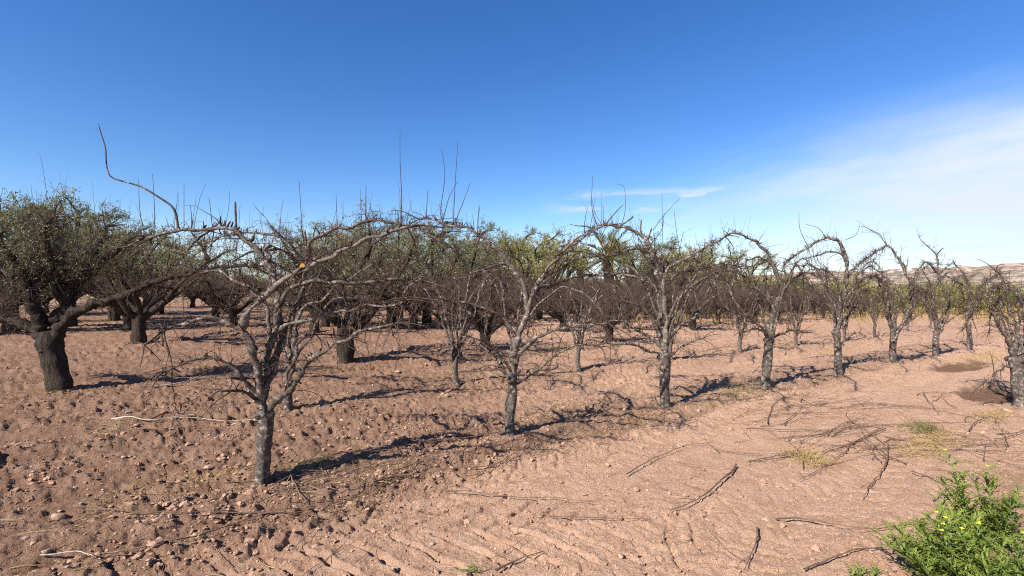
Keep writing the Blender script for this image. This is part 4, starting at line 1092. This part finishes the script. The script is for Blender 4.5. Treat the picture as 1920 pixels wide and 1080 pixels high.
traced = [
 ([(210, 794), (270, 793), (330, 790), (372, 785)], 0.016, 'bleached pale stick lying in front of the old splitting trunk', 'bleached', 1),
 ([(285, 792), (330, 772), (370, 752), (410, 738)], 0.014, 'dark branch rising over the bleached pale stick', 'pruned', 3),
 ([(320, 790), (390, 795), (440, 797), (485, 797)], 0.008, 'straight thin pruned rod reaching to the trunk of the saw-cut tree', 'bleached', 1),
 ([(330, 783), (385, 775), (440, 762)], 0.007, 'pale thin rod slanting up behind the bleached pale stick', 'bleached', 1),
 ([(285, 727), (320, 724), (350, 722), (400, 712)], 0.022, 'thick grey dead branch lying behind the saw-cut tree', 'bleached', 2),
 ([(328, 760), (322, 830), (318, 870), (300, 910), (264, 950)], 0.006, 'long thin curved twig lying left of the saw-cut tree', 'pruned', 1),
 ([(75, 1049), (110, 1051), (140, 1053), (176, 1060)], 0.007, 'short pale curved stick in the cloddy foreground', 'bleached', 0),
 ([(150, 1052), (250, 1040), (340, 1022), (420, 1000), (500, 975), (560, 968), (620, 960), (680, 938), (720, 900)], 0.007, 'very long dark rod crossing the foreground clods below the saw-cut tree', 'pruned', 1),
 ([(400, 968), (500, 970), (560, 972), (600, 962), (650, 950), (690, 935)], 0.006, 'thin rod crossing the very long dark rod', 'pruned', 1),
 ([(160, 972), (240, 970), (350, 970), (430, 965)], 0.005, G1, 'pruned', 1),
 ([(544, 890), (552, 925), (564, 965), (577, 978), (600, 982)], 0.008, 'pale brown forked stick lying just right of the saw-cut trunk', 'pruned', 2),
 ([(720, 826), (770, 833), (800, 836), (860, 832), (940, 820), (1000, 806)], 0.008, 'pale ended rod lying left of the second tree trunk', 'pruned', 2),
 ([(700, 912), (760, 905), (860, 888), (930, 880), (975, 865), (1000, 852)], 0.007, 'curved rod bordering the driven lane', 'pruned', 2),
 ([(840, 930), (880, 932), (960, 938), (1040, 940), (1120, 946)], 0.006, 'straight dark rod across the wheel marks', 'pruned', 1),
 ([(1030, 976), (1090, 978), (1150, 980), (1220, 980)], 0.006, G1, 'pruned', 1),
 ([(1175, 895), (1210, 874), (1250, 855), (1290, 842), (1340, 836)], 0.006, 'arched thin twig on the smooth lane', 'pruned', 2),
 ([(1380, 878), (1360, 905), (1330, 930), (1300, 952), (1260, 970)], 0.014, 'thick dark branch lying at the edge of the driven lane', 'pruned', 2),
 ([(1420, 998), (1418, 1025), (1408, 1048), (1395, 1078)], 0.009, 'dark upright looking stick in the foreground lane', 'pruned', 1),
 ([(1335, 1010), (1360, 1035), (1400, 1065)], 0.004, G1, 'pruned', 1),
 ([(930, 1078), (960, 1062), (990, 1048), (1018, 1042)], 0.009, 'dark bent stick by the small green sprig', 'pruned', 1),
 ([(1455, 980), (1500, 983), (1560, 992), (1620, 996), (1690, 995)], 0.008, 'long straight rod pointing at the leafy green weed', 'pruned', 1),
 ([(1508, 1078), (1550, 1062), (1600, 1046), (1680, 1036)], 0.010, 'dark curved rod reaching in under the leafy green weed', 'pruned', 1),
 ([(1665, 838), (1662, 860), (1652, 885), (1635, 910), (1617, 940)], 0.013, 'thick forked branch pointing down from the straw mat', 'pruned', 3),
 ([(1710, 892), (1745, 900), (1785, 915), (1815, 930)], 0.008, 'straight dark rod behind the tip of the leafy green weed', 'pruned', 1),
 ([(1750, 944), (1770, 932), (1790, 918)], 0.006, G1, 'pruned', 0),
 ([(1650, 806), (1610, 803), (1570, 810), (1530, 822), (1500, 835)], 0.009, 'arched branch fanning left from the straw mat', 'pruned', 3),
 ([(1660, 808), (1620, 822), (1590, 840), (1570, 858), (1490, 905)], 0.009, 'long branch fanning down-left from the straw mat', 'pruned', 3),
 ([(1655, 806), (1600, 832), (1560, 845), (1540, 852)], 0.007, 'short branch fanning left from the straw mat', 'pruned', 2),
 ([(1400, 808), (1460, 810), (1540, 812), (1590, 803)], 0.007, G1, 'pruned', 1),
 ([(1440, 800), (1442, 780), (1455, 755), (1490, 742)], 0.012, 'dark branch propped in the heaped prunings', 'pruned', 5),
 ([(1470, 800), (1485, 785), (1515, 765), (1550, 763)], 0.010, 'crooked branch right of the heaped prunings', 'pruned', 4),
 ([(1730, 740), (1750, 765), (1765, 782)], 0.008, 'straight dark rod slanting below the longer damp basin', 'pruned', 1),
 ([(1780, 845), (1830, 858), (1880, 870), (1918, 885)], 0.008, 'long rod beyond the leafy green weed', 'pruned', 2),
 ([(1815, 813), (1832, 796), (1860, 785), (1876, 800), (1900, 822)], 0.008, 'crooked branch below the pale grey trunk', 'pruned', 3),
 ([(1865, 828), (1890, 826), (1918, 808)], 0.007, 'dark branch under the pale grey trunk', 'pruned', 3),
 ([(560, 876), (640, 858), (720, 852), (800, 845)], 0.006, G1, 'pruned', 2),
]
for pts, r, lab, m_, sd_ in traced: stick(pts, r*1.3 if r < 0.0095 else r, lab, m_, sd_)
# loose twigs: the strip of prunings along the front row, and the heaped area on the right
def random_stick(px_, py_, ang, L, r, lab=G1):
    gx, gy = onground(px_, py_); n = max(6, int(L/0.05)); s = np.linspace(-0.5, 0.5, n)*L
    bend = rng.normal()*0.25
    a = ang+bend*s/L*2; x = gx+np.cumsum(np.cos(a))*L/n-np.cos(ang)*L/2; y = gy+np.cumsum(np.sin(a))*L/n-np.sin(ang)*L/2
    z = height(x, y)
    for _ in range(3):
        zz = np.convolve(np.pad(z, 2, mode='edge'), np.ones(5)/5, 'valid'); z = np.maximum(z*0.5+zz*0.5, zz)
    lift = 0.018+np.abs(rng.normal())*0.05*np.linspace(0, 1, n)**2
    stick(None, r, lab, 'pruned', 3, P=np.stack([x, y, z+lift], -1))
ROWA = math.atan2(RU[1], RU[0])
for k in range(95):
    random_stick(rng.uniform(1420, 1900), rng.uniform(735, 860), ROWA*rng.choice([0.0, 0.4, 1.0])+rng.normal()*0.5, rng.uniform(0.4, 1.5), rng.uniform(0.0045, 0.009), 'dark pruned branch strewn on the lane around the straw mat')
for k in range(46):
    s_ = rng.uniform(0, 1); random_stick(540+s_*760+rng.normal()*20, 900-s_*120+rng.normal()*18+10, ROWA+rng.normal()*0.25, rng.uniform(0.4, 1.3), rng.uniform(0.0035, 0.007), 'thin pruned rod in the strip of prunings along the front row')
for k in range(48):
    random_stick(rng.uniform(60, 1600), rng.uniform(700, 1060), rng.uniform(0, 3.14), rng.uniform(0.2, 0.8), rng.uniform(0.002, 0.0045))

def litter():
    n = 7500
    v_ = rng.choice([V1, V1, 6.95, 10.6, 3.75], n)+rng.normal(size=n)*0.26; u_ = rng.uniform(-2.5, 17, n)
    x, y = u_*RU[0]+v_*RV[0], u_*RU[1]+v_*RV[1]
    k = (y > 2.5) & (np.abs(x) < y*1.25) & (vnoise(u_*0.9, v_*1.5, 350)+0.25*rng.normal(size=n) > -0.12); x, y = x[k], y[k]; n = len(x)
    z = height(x, y); a = ROWA+rng.normal(size=n)*0.9
    d = np.stack([np.cos(a), np.sin(a), rng.uniform(-0.05, 0.35, n)], -1)
    P, rr = grow(np.stack([x, y, z+0.006], -1), d, rng.uniform(0.04, 0.26, n), rng.uniform(0.0016, 0.0034, n), 4, -0.08, 0.12, 0.5)
    P[..., 2] = np.maximum(P[..., 2], z[:, None]+0.003)
    half = rng.uniform(size=n) < 0.4
    for nm, kk, m_, lab in (('twig_litter', ~half, M['pruned'], 'fine brown twig litter strewn along the tree rows'), ('straw_litter', half, M['straw'], 'scattered bits of yellow straw along the tree rows')):
        mb = MB(); mb.tubes(P[kk], rr[kk], 3, False); tag(obj(nm, mb.mesh(nm, m_)), lab, 'litter', kind='stuff')
litter()

# ------------------------------------------------------------------ single stones
STL = 'pale weathered stone half sunk in the tilled soil'
def stone(px_, py_, size, label=STL):
    gx, gy = onground(px_, py_); mb = MB()
    v, f_ = ICO3
    V = v*(1+0.22*vnoise(v[:, :1]*1.5+px_, v[:, 1:2]*1.5+v[:, 2:]*1.3, 500))
    for _ in range(9):
        nr = rand_unit(1)[0]; dd = V@nr-rng.uniform(0.45, 0.8); V = V-np.clip(dd, 0, None)[:, None]*nr*0.9
    V = V*np.array([1.25, 0.9, 0.62])*size*rng.uniform(0.9, 1.1, 3)
    mb.add(V, f_); o = obj('stone', mb.mesh('stone', M['stone'])); o.location = (gx, gy, gz(gx, gy)+size*0.22); o.rotation_euler[2] = rng.uniform(0, 6.28)
    tag(o, label, 'stone', 'stones lying in the soil')
stone(110, 972, 0.048, 'largest pale rounded stone in the cloddy foreground below the old splitting trunk')
for (a, b_, s_) in ((62, 1016, .024), (85, 1038, .024), (390, 878, .04), (145, 885, .024), (163, 838, .026), (240, 950, .018), (295, 975, .028), (590, 1025, .022), (690, 960, .022), (830, 742, .05), (838, 745, .04), (745, 700, .05), (700, 705, .05), (1140, 873, .028), (1165, 1045, .028), (1310, 770, .045), (880, 790, .03), (640, 790, .035), (1890, 772, .07)):
    stone(a, b_, s_)
for k in range(10):
    stone(rng.uniform(20, 1000), rng.uniform(760, 1060), rng.uniform(0.010, 0.022))

# ------------------------------------------------------------------ green weeds
def pinnate(mb, base, d, L, wd):
    """one lobed leaf: a midrib strip with narrow side lobes"""
    up = np.array([0, 0, 1.0]); side = np.cross(d, up); side /= np.linalg.norm(side)+1e-9
    K = 5; P, _ = grow(base[None], d[None], np.array([L]), np.array([0.002]), K, -0.12, 0.10); P = P[0]
    wv = wd*0.22*np.sin(np.linspace(0.25, 1.0, K)*math.pi*0.98+0.0)
    V = np.concatenate([P-side*wv[:, None], P+side*wv[:, None]]); i = np.arange(K-1)
    mb.add(V, np.stack([i, i+1, i+1+K, i+K], -1))
    for k in range(1, K):
        for s_ in (-1, 1):
            t_ = P[k]-P[k-1]; t_ /= np.linalg.norm(t_)
            dd = t_*0.9+side*s_*0.6+rand_unit(1)[0]*0.25+up*0.1
            l = wd*(0.55+0.5*math.sin(k/K*math.pi)); w = np.cross(dd, up); w /= np.linalg.norm(w)+1e-9; w *= l*0.13
            b = P[k]; mb.add([b, b+dd*l*0.5+w, b+dd*l-up*l*0.12, b+dd*l*0.5-w], [[0, 1, 2, 3]])
def weed(x, y, n_stem, hgt, spread, label, group=None, flowers=0, ls=1.0):
    z = gz(x, y); root = thing('green_weed', (x, y, z-0.01), label, 'weed', group)
    fl = []
    for k in range(n_stem):
        a = rng.uniform(0, 2*math.pi); q = math.sqrt(rng.uniform(0, 1))*spread
        b = np.array([math.cos(a)*q*0.45, math.sin(a)*q*0.45, 0.0])
        H = hgt*(1-0.55*(q/spread)**1.5)*rng.uniform(0.75, 1.08)
        d = np.array([math.cos(a)*q*0.8, math.sin(a)*q*0.8, H])
        L = np.linalg.norm(d); P, rr = grow(b[None], d[None], np.array([L]), np.array([0.005]), 9, 0.01, 0.09, 0.4)
        ms = MB(); ms.tubes(P, rr, 5); so = obj('stem', ms.mesh('stem', M['weed_stem']), root)
        ml = MB(); nl = max(5, int(L/0.020))
        for j in range(nl):
            s = 0.18+0.82*j/nl; i = min(int(s*8), 7); pb = P[0, i]+(P[0, i+1]-P[0, i])*(s*8-i)
            th = j*2.4+a; dd = np.array([math.cos(th), math.sin(th), rng.uniform(0.5, 1.7)]); dd /= np.linalg.norm(dd)
            ll = ls*rng.uniform(0.06, 0.13)*(1.15-0.45*s)
            pinnate(ml, pb, dd, ll, ll*0.38)
        obj('leaves', ml.mesh('leaves', M['weed']), so)['kind'] = 'stuff'
        fl.append(P[0, -1])
    fl = sorted(fl, key=lambda p: -p[2])[:flowers]
    for p in fl:
        mb = MB(); n = 8
        for j in range(n):
            th = 2*math.pi*j/n; dd = np.array([math.cos(th), math.sin(th), 0.35]); w = np.array([-math.sin(th), math.cos(th), 0])*0.004
            mb.add([p+[0, 0, .008], p+[0, 0, .008]+dd*0.008+w, p+[0, 0, .008]+dd*0.011, p+[0, 0, .008]+dd*0.008-w], [[0, 1, 2, 3]])
        obj('flower', mb.mesh('flower', M['petal'], False), root)
WG = 'green weeds on the lane'
gx, gy = onground(1852, 1125); weed(gx, gy, 74, 0.45, 0.40, 'large leafy green weed with small yellow flowers at the lane edge', WG, 9)
gx, gy = onground(1845, 1040); weed(gx, gy, 16, 0.60, 0.17, 'taller leafy green spray behind the large flowering weed', WG, 2)
gx, gy = onground(1905, 950); weed(gx, gy, 3, 0.10, 0.06, 'small green sprig beyond the large flowering weed', WG, 0, 0.6)
gx, gy = onground(1620, 1085); weed(gx, gy, 4, 0.09, 0.08, 'small green sprig beside the dark curved rod', WG, 0, 0.7)
gx, gy = onground(882, 1074); weed(gx, gy, 4, 0.03, 0.06, 'low green rosette on the wheel marks', WG, 0, 0.45)
